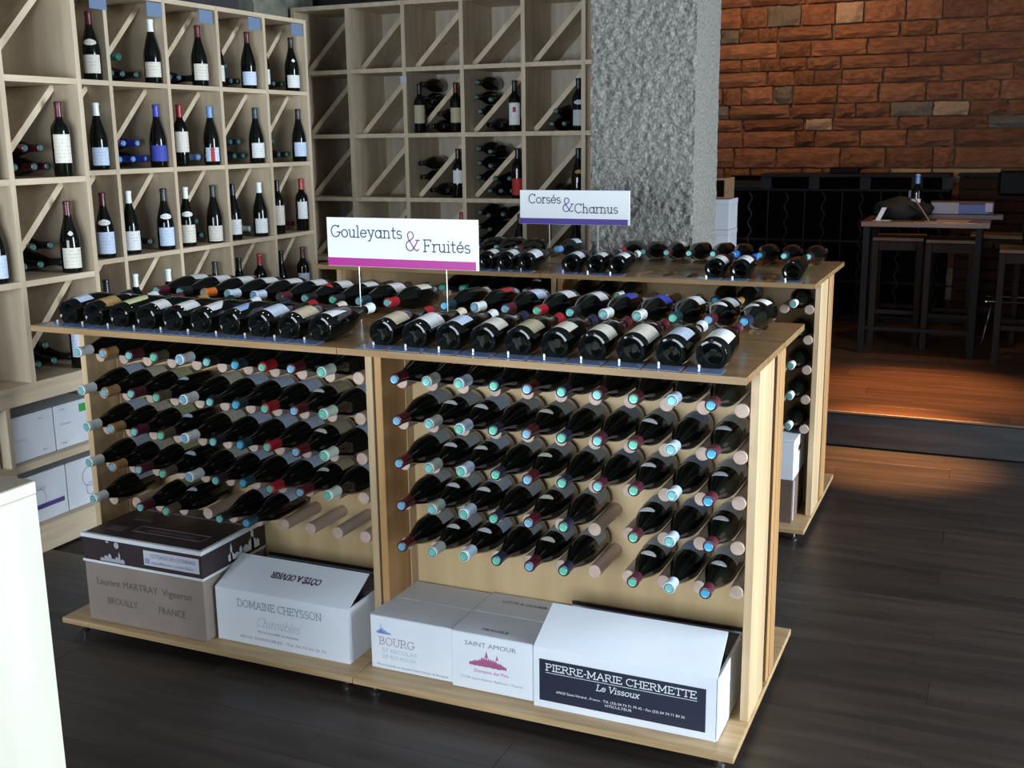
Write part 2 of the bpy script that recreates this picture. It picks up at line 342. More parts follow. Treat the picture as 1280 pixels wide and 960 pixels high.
# ================================================================== STRUCTURE
sub = mat('sub_floor', (.02, .016, .014), .7)
plank_m = noisy('dark_oak_plank', (.023, .018, .0155), (.044, .034, .0285), (1.0, 9, 9), 2.2, .48, .08, .15, rough2=.36, bscale=4)
plank_w = noisy('oiled_platform_plank', (.07, .034, .018), (.13, .062, .032), (1.0, 12, 12), 2.2, .40, .08, .20, rough2=.30, bscale=4)
fl = struct(link('floor', box(-4.1, 5.5, -6.3, 7.3, -.10, -.012, 0), mt=sub))
pm = box(-.7995, .7995, -.0795, .0795, -.012, 0, .0006); pm.materials.append(plank_m)
row = 0; y = -2.2
while y < 3.40:
    off = (row*.53) % 1.6
    x = -3.5+off
    while x < 3.4:
        p = link('plank', pm, fl, (x, y, random.uniform(-.0006, .0006)))
        x += 1.6
    y += .16; row += 1
plat = struct(link('floor_platform', box(-.95, 3.6, 3.455, 7.3, 0, .178, 0), mt=sub))
struct(link('trim_1', box(-.95, 3.6, 3.437, 3.455, 0, .172, .001), mt=noisy('dark_riser', (.009, .009, .010), (.018, .018, .020), (1, 9, 9), 3, .45, .05)))
pm2 = box(-.7995, .7995, -.0795, .0795, -.012, 0, .0007); pm2.materials.append(plank_w)
nose = struct(link('trim_2', box(-.95, 3.6, 3.430, 3.46, .176, .191, .003), mt=noisy('step_nosing', (.05, .028, .018), (.08, .045, .026), (1, 12, 12), 3, .45)))
y = 3.54; row = 0
while y < 7.0:
    x = -.15+(row*.61) % 1.0-.0
    for k in range(3):
        xx = x+k*1.6
        if xx < 3.2: link('plank', pm2, plat, (xx, y, .19))
    xx = x-.8  # cut plank closing the row at its left end
    if xx > -.9:
        q = link('plank', box(-.95+.002, xx-.002, -.0785, .0785, -.012, 0, .0015), plat, (0, y, .19), plank_w)
    y += .16; row += 1
grey = noisy('grey_wall_paint', (.040, .040, .045), (.055, .055, .06), (1, 1, 1), 3, .8)
dark = noisy('dark_plaster', (.03, .026, .024), (.045, .038, .034), (1, 1, 1), 4, .85)
struct(link('wall_left', box(-4.02, -3.90, -6.3, 4.2, -.1, 3.3, 0), mt=grey))
struct(link('wall_back', box(-4.02, -1.40, 4.16, 4.28, -.1, 3.3, 0), mt=grey))
struct(link('wall_side', box(-2.10, -2.0, 4.28, 7.2, -.1, 3.3, 0), mt=dark))
struct(link('wall_right', box(3.6, 3.7, 3.56, 7.3, -.1, 3.3, 0), mt=dark))
struct(link('wall_return', box(1.9, 5.6, 3.46, 3.56, -.1, 3.3, 0), mt=dark))  # unseen partition added to keep the right window light off the bar
struct(link('wall_front', box(-4.02, 5.6, -6.4, -6.3, -.1, .35, 0), mt=dark))
struct(link('wall_parapet', box(5.5, 5.6, -6.3, 3.46, -.1, .3, 0), mt=dark))
struct(link('ceiling', box(-4.02, 5.6, -6.4, 7.3, 3.3, 3.4, 0), mt=noisy('ceiling_paint', (.10, .10, .10), (.13, .13, .13), (1, 1, 1), 2, .8)))
struct(link('floor_platform_rear', box(-2.0, -.951, 4.281, 7.3, 0, .19, 0), mt=plank_w))

# brick wall of rough coursed blocks
mortar = noisy('mortar', (.11, .058, .036), (.20, .11, .07), (1, 1, 1), 20, .9, .5)
bw = struct(link('wall_brick', box(-2.05, 3.6, 7.035, 7.3, -.1, 3.3, 0), mt=mortar))
brick_m = noisy('red_stone_block', (.20, .085, .045), (.40, .19, .105), (1, 1, 1), 5, .85, 1.0, .16, lo=.3, hi=.7, bscale=26,
                c3=[(.75, .62, .55), (1, 1, 1), (.95, .85, .72), (1.05, .95, .9), (.62, .58, .58), (1.1, 1.1, 1.05), (.9, .8, .75)])
brick_p = noisy('pale_stone_block', (.38, .26, .17), (.50, .36, .25), (1, 1, 1), 9, .85, .6, .1, bscale=26)
brick_g = noisy('grey_stone_block', (.14, .12, .10), (.20, .17, .14), (1, 1, 1), 9, .85, .6, .1, bscale=26)
def rough_block(seed):
    rnd = random.Random(seed); bm = bmesh.new(); n = 4; g = {}
    for i in range(n+1):
        for k in range(n):
            x = -.5+i/n; z = -.5+k/(n-1)
            edge = i in (0, n) or k in (0, n-1)
            g[i, k] = bm.verts.new((x*(1 if not edge else .97)+rnd.uniform(-.018, .018), -.5+(.35 if edge else 0)+rnd.uniform(-.14, .14), z*(1 if not edge else .96)+rnd.uniform(-.035, .035)))
    for i in range(n):
        for k in range(n-1): bm.faces.new((g[i, k], g[i+1, k], g[i+1, k+1], g[i, k+1]))
    ed = [g[i, 0] for i in range(n+1)]+[g[n, k] for k in range(1, n)]+[g[i, n-1] for i in range(n-1, -1, -1)]+[g[0, k] for k in range(n-2, 0, -1)]
    bk = [bm.verts.new((v.co.x, .5, v.co.z)) for v in ed]
    for a in range(len(ed)): b = (a+1) % len(ed); bm.faces.new((ed[b], ed[a], bk[a], bk[b]))
    me = tome(bm); me.materials.append(brick_m); return me
blocks = [rough_block(s) for s in range(8)]
rb = random.Random(11)
zc = .19; course = [.13, .12, .16, .12, .14, .115, .13, .155, .125, .17, .135, .10, .115, .15, .12, .105, .13, .115, .17, .115, .15, .15, .13]
for ci, hgt in enumerate(course):
    x = -2.0-rb.random()*.2
    while x < 2.0:
        w = rb.choice([.16, .22, .27, .32, .36, .44, .52]) if zc > .9 else rb.choice([.4, .5, .6])
        if x+w > -2.0 and x < 1.9:
            b = link('brick', blocks[rb.randrange(8)], bw, (x+w/2, 7.02-rb.random()*.008, zc+hgt/2))
            b.scale = (w-.008, .07, hgt-.007)
            r = rb.random()
            if r < .045: b.material_slots[0].link = 'OBJECT'; b.material_slots[0].material = brick_p
            elif r < .10: b.material_slots[0].link = 'OBJECT'; b.material_slots[0].material = brick_g
        x += w
    zc += hgt

# stone pillar
def stone_column(x0, x1, y0, y1, z0, z1, step, amp, seed, noise=True):
    from mathutils import noise as nz
    bm = bmesh.new()
    def side(o, du, L, nrm, shared=None):
        nu = max(2, int(L/step)); nv = int((z1-z0)/step); g = []
        for i in range(nu+1):
            colv = []
            for j in range(nv+1):
                p = Vector(o)+Vector(du)*L*i/nu+Vector((0, 0, (z1-z0)*j/nv))
                colv.append(bm.verts.new(p))
            g.append(colv)
        for i in range(nu):
            for j in range(nv): bm.faces.new((g[i][j], g[i+1][j], g[i+1][j+1], g[i][j+1]))
    side((x0, y0, z0), (1, 0, 0), x1-x0, None); side((x1, y0, z0), (0, 1, 0), y1-y0, None)
    side((x1, y1, z0), (-1, 0, 0), x1-x0, None); side((x0, y1, z0), (0, -1, 0), y1-y0, None)
    bmesh.ops.remove_doubles(bm, verts=bm.verts[:], dist=1e-5)
    cx, cy = (x0+x1)/2, (y0+y1)/2
    for v in bm.verts:
        p = v.co*22+Vector((seed, 0, 0)); a = nz.noise(p*1.3)*.6+nz.noise(p*2.6)*.7+nz.noise(p*.15)*.6
        d = Vector((1 if v.co.x > x1-1e-4 else -1 if v.co.x < x0+1e-4 else 0, 1 if v.co.y > y1-1e-4 else -1 if v.co.y < y0+1e-4 else 0, 0)).normalized()
        k = amp*(.35 if d.x > .5 else 1)
        v.co += d*a*k
    return tome(bm, True)
gran = noisy('hammered_granite', (.13, .13, .115), (.30, .295, .265), (1, 1, 1), 75, .8, 1.0, lo=.32, hi=.66, bscale=70, detail=4)
struct(link('pillar', stone_column(-1.455, -.905, 2.93, 3.42, -.0, 3.3, .011, .013, 3), mt=gran))
struct(link('pillar_rear', stone_column(-3.90, -3.79, 3.30, 3.95, 0, 3.3, .05, .01, 9), mt=noisy('green_grey_stone', (.10, .11, .085), (.26, .27, .21), (1, 1, 1), 8, .85, .6)))
tag(link('wall_pipe', tube([(-3.87, 2.45, 2.2), (-3.87, 2.45, 3.29)], .012), mt=mat('pipe_grey', (.18, .18, .19), .5)), 'thin grey pipe running up the wall above the left shelf', 'pipe')

# ================================================================== PEG RACKS
HT = 1.0832; LM = 1.17; DS = .425
COLX = [.152+.102*k for k in range(10)]
ROWZ = [.995-.1275*k for k in range(5)]
def board_with_slots(x0, x1, y0, y1, z0, z1, slots, hy0, hy1, hw):
    """plywood top with a row of oval slots cut right through"""
    bm = bmesh.new(); n = 20
    xs = [x0]+[(a+b)/2 for a, b in zip(slots, slots[1:])]+[x1]
    cy = (hy0+hy1)/2; ry = (hy1-hy0)/2
    for cx, xa, xb in zip(slots, xs, xs[1:]):
        lay = []
        for z in (z0, z1):
            ins = []; out = []
            for k in range(n):
                a = 2*PI*k/n; c, s = math.cos(a), math.sin(a)
                ins.append(bm.verts.new((cx+hw*c, cy+ry*s, z)))
                tx = (xb-cx)/c if c > 1e-6 else (xa-cx)/c if c < -1e-6 else 1e9
                ty = (y1-cy)/s if s > 1e-6 else (y0-cy)/s if s < -1e-6 else 1e9
                t = min(tx, ty); out.append(Vector((cx+t*c, cy+t*s, z)))
            corners = {}
            for i in range(n):
                p, q = out[i], out[(i+1) % n]
                if abs(p.x-q.x) > 1e-6 and abs(p.y-q.y) > 1e-6:
                    corners[i] = Vector((p.x if abs(abs(p.x)-0) >= 0 and (abs(p.x-xa) < 1e-6 or abs(p.x-xb) < 1e-6) else q.x, p.y if (abs(p.y-y0) < 1e-6 or abs(p.y-y1) < 1e-6) else q.y, z))
            ov = [bm.verts.new(p) for p in out]; cv = {i: bm.verts.new(c) for i, c in corners.items()}
            for i in range(n):
                j = (i+1) % n; f = [ins[i], ov[i]]+([cv[i]] if i in cv else [])+[ov[j], ins[j]]
                bm.faces.new(f if z == z1 else f[::-1])
            lay.append((ins, ov, cv))
        (i0, o0, c0), (i1, o1, c1) = lay
        for i in range(n):
            j = (i+1) % n; bm.faces.new((i0[i], i1[i], i1[j], i0[j]))
    for a, b in (((x0, y0), (x1, y0)), ((x1, y0), (x1, y1)), ((x1, y1), (x0, y1)), ((x0, y1), (x0, y0))):
        bm.faces.new([bm.verts.new(q) for q in ((*a, z0), (*b, z0), (*b, z1), (*a, z1))])
    return tome(bm)
SLOTX = [.113+.1062*k for k in range(10)]
top_me = board_with_slots(0.001, LM-.001, 0, DS-.0015, HT-.019, HT, SLOTX, .050, .25, .021); top_me.materials.append(ply_top)
base_me = box(.001, LM-.001, 0, DS-.0015, .041, .06); base_me.materials.append(ply)
foot_me = lathe([(0, 0), (.016, 0), (.017, .004), (.010, .010), (.006, .012), (.006, .041), (0, .041)], 12); foot_me.materials.append(steel)
peg_me = cyl(.0195, 0, .195, 18); peg_me.materials.append(beech)
def rack(xl, yf, rz, label, pegs, front=True, ym=None):
    t = thing('peg_rack', label, 'display rack', (xl, yf, 0), rz, 'peg racks of the two island rows')
    link('top_board', top_me, t); link('base_board', base_me, t)
    for fx in (.05, LM-.05):
        for fy in (.05, DS-.05): link('foot', foot_me, t, (fx, fy, 0))
    a, b, c = (.195, .335, .398) if front else (.295, .36, .40)
    for s in (0, 1):
        xo = (.004, .028) if s == 0 else (LM-.028, LM-.004)
        link('side_panel', box(xo[0], xo[1], a, b, .06, HT-.019), t, mt=ply_v if front and (s == 1 or xl < -2) else ply_edge)
        xo = (.006, .030) if s == 0 else (LM-.030, LM-.006)
        link('frame_stile', box(xo[0], xo[1], b+.003, c, .06, HT-.019), t, mt=ply_v if front else ply_edge)
    link('peg_panel', box(.028, LM-.028, c-.015, c, .06, HT-.019, 0), t, mt=ply_back)
    for z in pegs:
        for k in range(11):
            p = link('dowel_peg', peg_me, t, (COLX[0]-.051+.102*k, c-.015, z-.043)); p.rotation_euler = (PI/2, 0, 0)
    return t
I1 = {'L': -2.34, 'R': -1.17}
rack(-1.17, 0, 0, 'right-hand plywood peg rack of the nearer row, three white boxes on its base', ROWZ)
rack(-2.34, 0, 0, 'left-hand plywood peg rack of the nearer row, under the pink-striped sign', ROWZ)
rack(0, .85, PI, 'plywood rack backing onto the right-hand rack of the nearer row', ROWZ[:1], False)
rack(-1.17, .85, PI, 'plywood rack backing onto the left-hand rack of the nearer row', ROWZ[:1], False)
X2, Y2 = -.117, 1.818
rack(X2-LM, Y2, 0, 'right-hand plywood peg rack of the farther row, blue-white box under its pegs', ROWZ)
rack(X2-2*LM, Y2, 0, 'left-hand plywood peg rack of the farther row, in front of the back shelving', ROWZ)
rack(X2, Y2+.85, PI, 'plywood rack backing onto the right-hand rack of the farther row', ROWZ[:1], False)
rack(X2-LM, Y2+.85, PI, 'plywood rack backing onto the left-hand rack of the farther row', ROWZ[:1], False)

# bottles on the pegs: (cap, disc, body label, neck label, long capsule)
LC = [('white', 't', 'blue white', None, 1), ('tan', 'b', 'cream', None, 1), ('maroon', 't', 'lime', None, 1), ('olive', 'g', None, 'blue white', 1), ('white', 'b', 'cream', None, 1),
      ('black', 't', 'blue white', None, 0), ('dark teal', 's', 'blue white', None, 0), ('red', 'g', 'blue white', None, 1), ('dark red', 'b', 'tan', 'cream', 1), ('pale green', 'g', 'blue white', None, 1)]
RC = [('dark red', 'b', 'grey', None, 1), ('pale grey', 't', 'grey', 'white', 1), ('pale blue', 'g', 'blue white', 'white', 1), ('navy', 'g', 'grey', None, 0), ('dark red', 'b', 'grey', 'cream', 1),
      ('navy', 'g', 'grey', None, 0), ('maroon', 't', 'steel blue', None, 0), ('maroon', 'g', 'grey', 'white', 0), ('pale blue', 't', 'steel blue', None, 0), ('maroon', 's', 'grey', 'grey', 0)]
def peg_bottles(xl, yf, table, missing, rackname, xo=COLX, rows=range(5)):
    for k, (cap, top, lab, neck, lc) in enumerate(table):
        for r in rows:
            if (k, r) in missing: continue
            labs = []
            if lab: labs.append((.030, .108, 1.15, lab, 0))
            if neck: labs.append((.150, .172, .62, neck, .008))
            mx = pose((xl+xo[k]+random.uniform(-.002, .002), yf+.362+random.uniform(-.004, .003), ROWZ[r]-.004), (random.uniform(-.01, .01), -1, random.uniform(-.006, .012)), (0, 0, 1), random.uniform(-.12, .12))
            bottle('burgundy', mx, cap, top, labs, f'{cap}-capped bottle, {rackname}, {ORD[r]} peg row down, {ORD[k]} column from left', f'bottles lying on the pegs, {rackname}', lc)
COLL = [.127+.105*k for k in range(10)]
peg_bottles(-2.34, 0, LC, {(1, 4), (4, 4), (7, 4), (8, 4), (9, 4)}, 'nearer left rack', COLL)
peg_bottles(-1.17, 0, RC, {(6, 3), (6, 4)}, 'nearer right rack')
RC2 = [('dark teal', 's', None, None, 0), ('dark teal', 't', None, None, 0), ('white', 'g', None, None, 1), None, None, None, ('navy', 's', None, None, 0), ('gold', 'w', 'light blue', None, 0), None, ('white', 't', None, None, 0)]
for k, q in enumerate(RC2):
    if q is None: continue
    rows = range(5) if k == 9 else range(1)
    for r in rows:
        cap, top, lab, neck, lc = q
        bottle('burgundy', pose((X2-LM+(.113, .219, .330, 0, 0, 0, .754, .855, 0, 1.075)[k], Y2+.362, ROWZ[r]-.004), (0, -1, 0), (0, 0, 1)), cap, top, [(.03, .108, 1.15, lab, 0)] if lab else [],
               f'{cap}-capped bottle, farther right rack, {ORD[r]} peg row down, {ORD[k]} column from left', 'bottles lying on the pegs, farther right rack', lc)
for k, q in ((4, ('green', 'g', None)), (5, ('green', 't', None)), (6, ('black', 'b', None)), (7, ('black', 't', None)), (8, ('maroon', 't', 'white'))):
    bottle('burgundy', pose((X2-2*LM+.649+.105*(k-4), Y2+.362, ROWZ[0]-.004), (0, -1, 0), (0, 0, 1)), q[0], q[1], [(.15, .172, .6, q[2], .008)] if q[2] else [],
           f'{q[0]}-capped bottle, farther left rack, top peg row, {ORD[k]} column from left', 'bottles lying on the pegs, farther left rack', 0)

# bottles laid on the rack tops -------------------------------------------------
TAGM = mat('blue_grey_tag_plastic', (.17, .24, .42), .16, 0, .6, .4)  # blue sky reflection painted into the colour of clear tag holders
CLEAR = mat('clear_clip', (.75, .85, .9), .1, .3, .8)
tag_me = box(-.0490, .0490, -.029, .029, 0, .0022, .0006); tag_me.materials.append(TAGM)
clip_me = box(-.003, .003, -.002, .002, 0, .009, .0008); clip_me.materials.append(CLEAR)
def top_front(xl, yf, xs, table, rackname, idx=None, tilt=.085, roll0=.1):
    for k, x in enumerate(xs):
        q = table[k]
        if q is None: continue
        cap, lab, z0, z1, half, dip, neck, kind = q
        labs = [(z0, z1, half, lab, dip)] if lab else []
        if neck: labs.append((.152, .170, .55, neck, .007))
        mx = pose((xl+x, yf+.060, HT+.0362), (random.uniform(0, .03), 1, tilt), (0, -.2, 1), random.uniform(-.2, .2)-roll0)
        side = 'gold-edged ' if lab == 'gold' else ''
        bottle(kind, mx, cap, 'w', labs, f'{cap}-capped bottle with {lab} label, base towards viewer, {ORD[k]} from left on {rackname}', f'front bottles on the {rackname}', 0)
def tags(xl, yf, xs, rackname, n0=0):
    for k, x in enumerate(xs):
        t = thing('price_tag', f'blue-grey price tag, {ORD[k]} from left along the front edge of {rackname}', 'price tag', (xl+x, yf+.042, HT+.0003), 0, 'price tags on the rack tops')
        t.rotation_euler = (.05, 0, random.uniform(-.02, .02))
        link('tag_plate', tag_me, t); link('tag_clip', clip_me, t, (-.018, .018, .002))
W_ = 'burgundy'
FL = [('black', 'blue white', .035, .095, 1.0, 0, None, W_), ('white', 'gold', .035, .10, 1.0, 0, 'white', W_), ('maroon', 'lime', .03, .135, .75, .02, None, W_), ('gold', 'white', .035, .09, 1.1, 0, None, W_),
      ('black', 'white', .03, .10, 1.1, 0, None, W_), ('white', 'white', .03, .12, 1.0, .05, None, W_), ('navy', 'light blue', .03, .11, .9, .045, None, W_), ('red', 'blue white', .035, .115, 1.1, 0, None, W_),
      ('cream', 'beige', .03, .115, 1.2, 0, None, W_), ('white', 'white', .035, .115, .9, -.05, None, W_)]
FR = [('red', 'beige', .03, .11, 1.15, 0, None, W_), ('cream', 'white', .035, .115, 1.15, 0, None, W_), ('white', 'blue white', .035, .105, 1.05, 0, None, W_), ('navy', 'cream', .035, .10, 1.05, 0, None, W_),
      ('red', 'tan', .03, .105, 1.15, 0, 'tan', W_), ('navy', 'cream', .035, .10, 1.1, 0, None, W_), ('dark red', 'cream', .03, .095, 1.15, 0, 'white', W_), ('dark red', 'grey', .03, .12, 1.2, 0, 'white', W_),
      ('white', 'blue white', .035, .11, 1.1, 0, None, W_), ('maroon', 'white', .035, .115, 1.2, 0, None, W_)]
FR[7] = ('dark red', 'cream', .03, .12, 1.2, 0, 'white', W_)
XL = [.103+.1080*k for k in range(10)]; XR = [.113+.1060*k for k in range(10)]
top_front(-2.34, 0, XL, FL, 'nearer left rack'); top_front(-1.17, 0, XR, FR, 'nearer right rack')
tags(-2.34, 0, [.076+.1072*k for k in range(10)], 'the nearer left rack'); tags(-1.17, 0, [.105+.1055*k for k in range(10)], 'the nearer right rack')
def top_back(xl, yb, xs, table, rackname, first=0):
    for k, x in enumerate(xs):
        q = table[k]
        if q is None: continue
        cap, top, lab, neck, kind = q
        labs = [(.035, .115, 1.1, lab, 0)] if lab else []
        if neck: labs.append((.150, .174, .75, neck, .008))
        mx = pose((xl+x, yb-.055, HT+.041), (random.uniform(-.01, .01), -1, 0.045), (0, 0, 1), random.uniform(-.1, .5))
        bottle(kind, mx, cap, top, labs, f'{cap}-capped bottle with neck towards viewer, {ORD[k+first]} from left, back of {rackname}', f'back bottles on the {rackname}', 1)
BL = [('maroon', 't', 'white', None, W_), ('black', 't', 'white', None, W_), ('orange', 't', 'white', None, W_), ('pale blue', 't', 'white', None, W_), ('pale blue', 'b', 'white', None, W_),
      ('maroon', 'd', 'white', None, W_), ('black', 't', 'white', 'red', W_), ('black', 'g', 'white', None, W_), ('dark teal', 't', 'white', None, W_), ('red', 't', 'cream', None, W_)]
BR = [('dark teal', 's', None, None, W_), ('white', 'b', 'red', None, W_), ('maroon', 'b', 'blue white', None, W_), ('red', 'g', 'white', None, W_), ('black', 't', 'white', None, W_),
      ('white', 't', 'blue', None, W_), ('white', 't', 'blue', None, W_), ('dark teal', 'g', 'white', None, W_), ('maroon', 'b', 'grey', 'white', W_), ('navy', 's', 'white', 'white', W_)]
top_back(-2.34, .85, [.09+.1068*k for k in range(10)], BL, 'nearer left rack'); top_back(-1.17, .85, [.092+.107*k for k in range(10)], BR, 'nearer right rack')
F2 = [('black', 'white', .035, .095, 1, 0, None, W_), ('black', 'white', .035, .095, 1, 0, None, W_), ('white', 'white', .035, .10, 1, 0, 'white', W_), None, None, None, ('navy', 'white', .035, .10, 1.1, 0, None, W_), ('bright blue', 'white', .035, .115, 1.1, 0, None, W_), None, ('black', 'white', .002, .004, .1, 0, None, W_)]
top_front(X2-LM, Y2, [.116, .230, .328, 0, 0, 0, .750, .856, 0, 1.066], F2, 'farther right rack', tilt=.085)
top_front(X2-2*LM, Y2, [0]*6+[.878, .973, 1.074, 0], [None]*6+[('black', 'white', .035, .095, 1.1, 0, None, W_), ('black', 'white', .035, .10, 1.1, 0, None, W_), ('black', 'white', .035, .115, 1.1, 0, None, W_), None], 'farther left rack', tilt=.085)
tags(X2-LM, Y2, [.10, .215, .318, .735, .845, 1.06], 'the farther right rack')
tags(X2-2*LM, Y2, [.75, .858, .963, 1.07], 'the farther left rack')
B2 = [('light blue', 'b', 'blue white', None, W_), ('red', 't', None, None, W_), ('black', 't', None, None, W_), ('maroon', 't', 'cream', None, W_), ('black', 't', None, None, W_),
      ('black', 't', None, None, W_), ('bright blue', 'b', None, None, W_), ('black', 's', None, None, W_), ('dark teal', 't', None, None, W_), ('black', 't', None, None, W_)]
top_back(X2-LM, Y2+.85, [-.121, .199, .312, .419, .524, .638, .732, .85, .955, 1.062], B2, 'farther right rack')
top_back(X2-2*LM, Y2+.85, [0]*6+[.63, .734, .84, .945], [None]*6+[('black', 'g', None, None, W_), ('black', 'g', None, None, W_), ('dark red', 'g', None, None, W_), None], 'farther left rack')

# ================================================================== SIGNS
def sign(x0, x1, y, z0, z1, rods, band, words, label, inkc, ampc):
    t = thing('counter_sign', label, 'sign', (x0, y, 0)); w = x1-x0; h = z1-z0
    link('sign_panel', box(0, w, 0, .006, z0, z1, .0005), t, mt=mat('white_sign_board', (.80, .84, .86), .35))
    bm = bmesh.new(); bh = h*.175; poly(bm, [(0.0, 0.001), (w*.985, .001), (w*.985, bh), (0.0, bh)]); b = link('colour_band', tome(bm), t, mt=band); place_plane(b, (0, 0, z0), (1, 0, 0), (0, 0, 1))
    (s1, a1, b1, y1, h1), (ax, aw, ay, ah), (s2, a2, b2, y2, h2) = words
    print_text([(s1, a1*w, y1*h, h1*h, h1*h*.10, (b1-a1)*w, 0), (s2, a2*w, y2*h, h2*h, h2*h*.10, (b2-a2)*w, 0)], 'sign_lettering', (0, 0, z0), (1, 0, 0), (0, 0, 1), inkc, t)
    print_text([('&', ax*w, ay*h, ah*h, h1*h*.10, aw*w, 0)], 'ampersand', (0, 0, z0), (1, 0, 0), (0, 0, 1), ampc, t)
    for r in rods: 
        link('sign_rod', tube([(r*w, .007, HT), (r*w, .007, z0+.02)], .0016, 8), t, mt=mat('white_rod', (.7, .72, .75), .3, .4))
ink = mat('dark_blue_ink', (.015, .022, .07), .5); mag = mat('magenta_print', (.42, .002, .25), .4); vio = mat('violet_print', (.05, .02, .27), .4); plum = mat('plum_ink', (.22, .03, .22), .5)
sign(-1.463, -.922, .43, 1.262, 1.418, (.205, .79), mag, (('Gouleyants', .025, .515, .60, .235), (.53, .10, .36, .38), ('Fruités', .65, .955, .35, .235)), 'white sign with magenta stripe reading Gouleyants and Fruités on thin rods', ink, plum)
sign(-1.544, -1.006, 2.20, 1.266, 1.422, (.27, .715), vio, (('Corsés', .08, .385, .62, .26), (.395, .11, .38, .40), ('Charnus', .505, .90, .35, .26)), 'white sign with violet stripe reading Corsés and Charnus, on the farther row', ink, mat('indigo_ink', (.06, .03, .22), .5))

# ================================================================== CARTONS
wcard = noisy('white_card', (.74, .79, .86), (.79, .84, .90), (1, 1, 1), 6, .6)
wcard2 = noisy('dull_white_card', (.54, .57, .63), (.60, .63, .68), (1, 1, 1), 6, .65)
bcard = noisy('kraft_card', (.26, .21, .18), (.31, .25, .21), (1, 1, 1), 6, .7)
dcard = noisy('dark_brown_card', (.030, .018, .022), (.042, .026, .03), (1, 1, 1), 6, .45)
inkb = mat('box_ink_black', (.02, .02, .03), .6); inkg = mat('box_ink_grey', (.20, .22, .30), .6); inkl = mat('box_ink_pale', (.30, .34, .50), .6); inkr = mat('box_ink_red', (.45, .12, .28), .6); inkw = mat('box_print_white', (.78, .82, .86), .5); inkbl = mat('box_ink_blue', (.25, .38, .68), .6); inkt = mat('box_ink_teal', (.42, .60, .66), .6); inkn = mat('navy_panel', (.012, .016, .04), .4)
def open_box(w, d, h, th=.004, slots=True):
    bm = bmesh.new()
    addbox(bm, 0, w, 0, th, 0, h); addbox(bm, 0, w, d-th, d, 0, h); addbox(bm, 0, th, th, d-th, 0, h); addbox(bm, w-th, w, th, d-th, 0, h); addbox(bm, th, w-th, th, d-th, 0, th)
    return tome(bm)
def slab(pts, th):
    """thick panel from a quad"""
    P = [Vector(p) for p in pts]; n = (P[1]-P[0]).cross(P[3]-P[0]).normalized()*th; bm = bmesh.new()
    a = [bm.verts.new(p) for p in P]; b = [bm.verts.new(p-n) for p in P]; bm.faces.new(a); bm.faces.new(b[::-1])
    for i in range(4): j = (i+1) % 4; bm.faces.new((a[j], a[i], b[i], b[j]))
    return tome(bm)
XA, ZA = (1, 0, 0), (0, 0, 1)
ZB = .0605
# kraft and brown carton at the left
t = thing('wine_carton', 'kraft wine carton with dark brown lid and white edge stripes, left end of rack base', 'box', (-2.240, .032, ZB))
w, d, h = .500, .33, .312
link('carton_body', box(0, w, 0, d, 0, .212, .002), t, mt=bcard); link('carton_lid', box(-.002, w+.002, -.002, d+.002, .2125, h, .003), t, mt=dcard)
link('lid_stripe', box(-.0035, w+.0035, -.0035, d+.0035, .2125, .221, .0004), t, mt=inkw)
bm = bmesh.new()
for a in ((-.0035, w+.0035, -.0035, .008), (w-.008, w+.0035, .008, d)): addbox(bm, *a, h-.012, h+.0015)
link('lid_edge', tome(bm), t, mt=inkw)
bm = bmesh.new(); addbox(bm, .04, w-.03, d*.80, d*.83, h, h+.0012); addbox(bm, .15, .44, .075, .080, h, h+.001); addbox(bm, .15, .44, .125, .130, h, h+.001); addbox(bm, .148, .153, .075, .13, h, h+.001); addbox(bm, .437, .442, .075, .13, h, h+.001)
link('lid_outline', tome(bm), t, mt=mat('faded_lilac_print', (.16, .13, .17), .5))
bm = bmesh.new(); addbox(bm, .05, .12, .06, .10, h, h+.001); addbox(bm, .07, .15, .17, .19, h, h+.001); addbox(bm, .20, .40, .095, .110, h, h+.001); link('lid_print', tome(bm), t, mt=mat('faded_brown_print', (.085, .07, .09), .5))
bm = bmesh.new(); poly(bm, [(0, 0), (.228, 0), (.228, .052), (0, .052)]); o = link('paper_sticker', tome(bm), t, mt=mat('sticker_paper', (.62, .64, .72), .5)); place_plane(o, (.264, -.003, .236), XA, ZA)
small_text('COTEAUX DU LYONNAIS', .020, 'sticker_text', (.292, -.0042, .265), XA, ZA, inkl, t, width=.185)
small_text('appellation contrôlée', .016, 'sticker_text', (.295, -.0042, .244), XA, ZA, inkl, t, width=.175)
bm = bmesh.new(); poly(bm, [(0, 0), (.018, 0), (.018, .018), (0, .018)]); o = link('sticker_mark', tome(bm), t, mt=inkl); place_plane(o, (.270, -.0042, .243), XA, ZA)
bm = bmesh.new()  # moonlit houses drawing
poly(bm, [(.075+.0105*math.cos(a*PI/8), .062+.0115*math.sin(a*PI/8)) for a in range(16)])
poly(bm, [(.030, .066), (.042, .066), (.042, .074), (.030, .074)])
for a, b, c in ((0, .02, .012), (.018, .035, .022), (.035, .05, .03), (.05, .066, .014), (.066, .08, .022), (.08, .088, .04), (.088, .105, .016)): poly(bm, [(a, 0), (b, 0), (b, c*.7), ((a+b)/2, c), (a, c*.7)])
o = link('village_print', tome(bm), t, mt=mat('village_print_ink', (.42, .44, .5), .5)); place_plane(o, (.075, -.003, .225), XA, ZA)
bm = bmesh.new()
for a, b, c in ((0, .03, .03), (.012, .022, .062), (.03, .06, .020), (.06, .075, .035), (.08, .11, .03), (.11, .15, .045), (.125, .14, .085), (.15, .17, .03)): poly(bm, [(a, 0), (b, 0), (b, c*.7), ((a+b)/2, c), (a, c*.7)])
o = link('village_print', tome(bm), t, mt=inkw); place_plane(o, (w+.0025, .13, .232), (0, 1, 0), ZA)
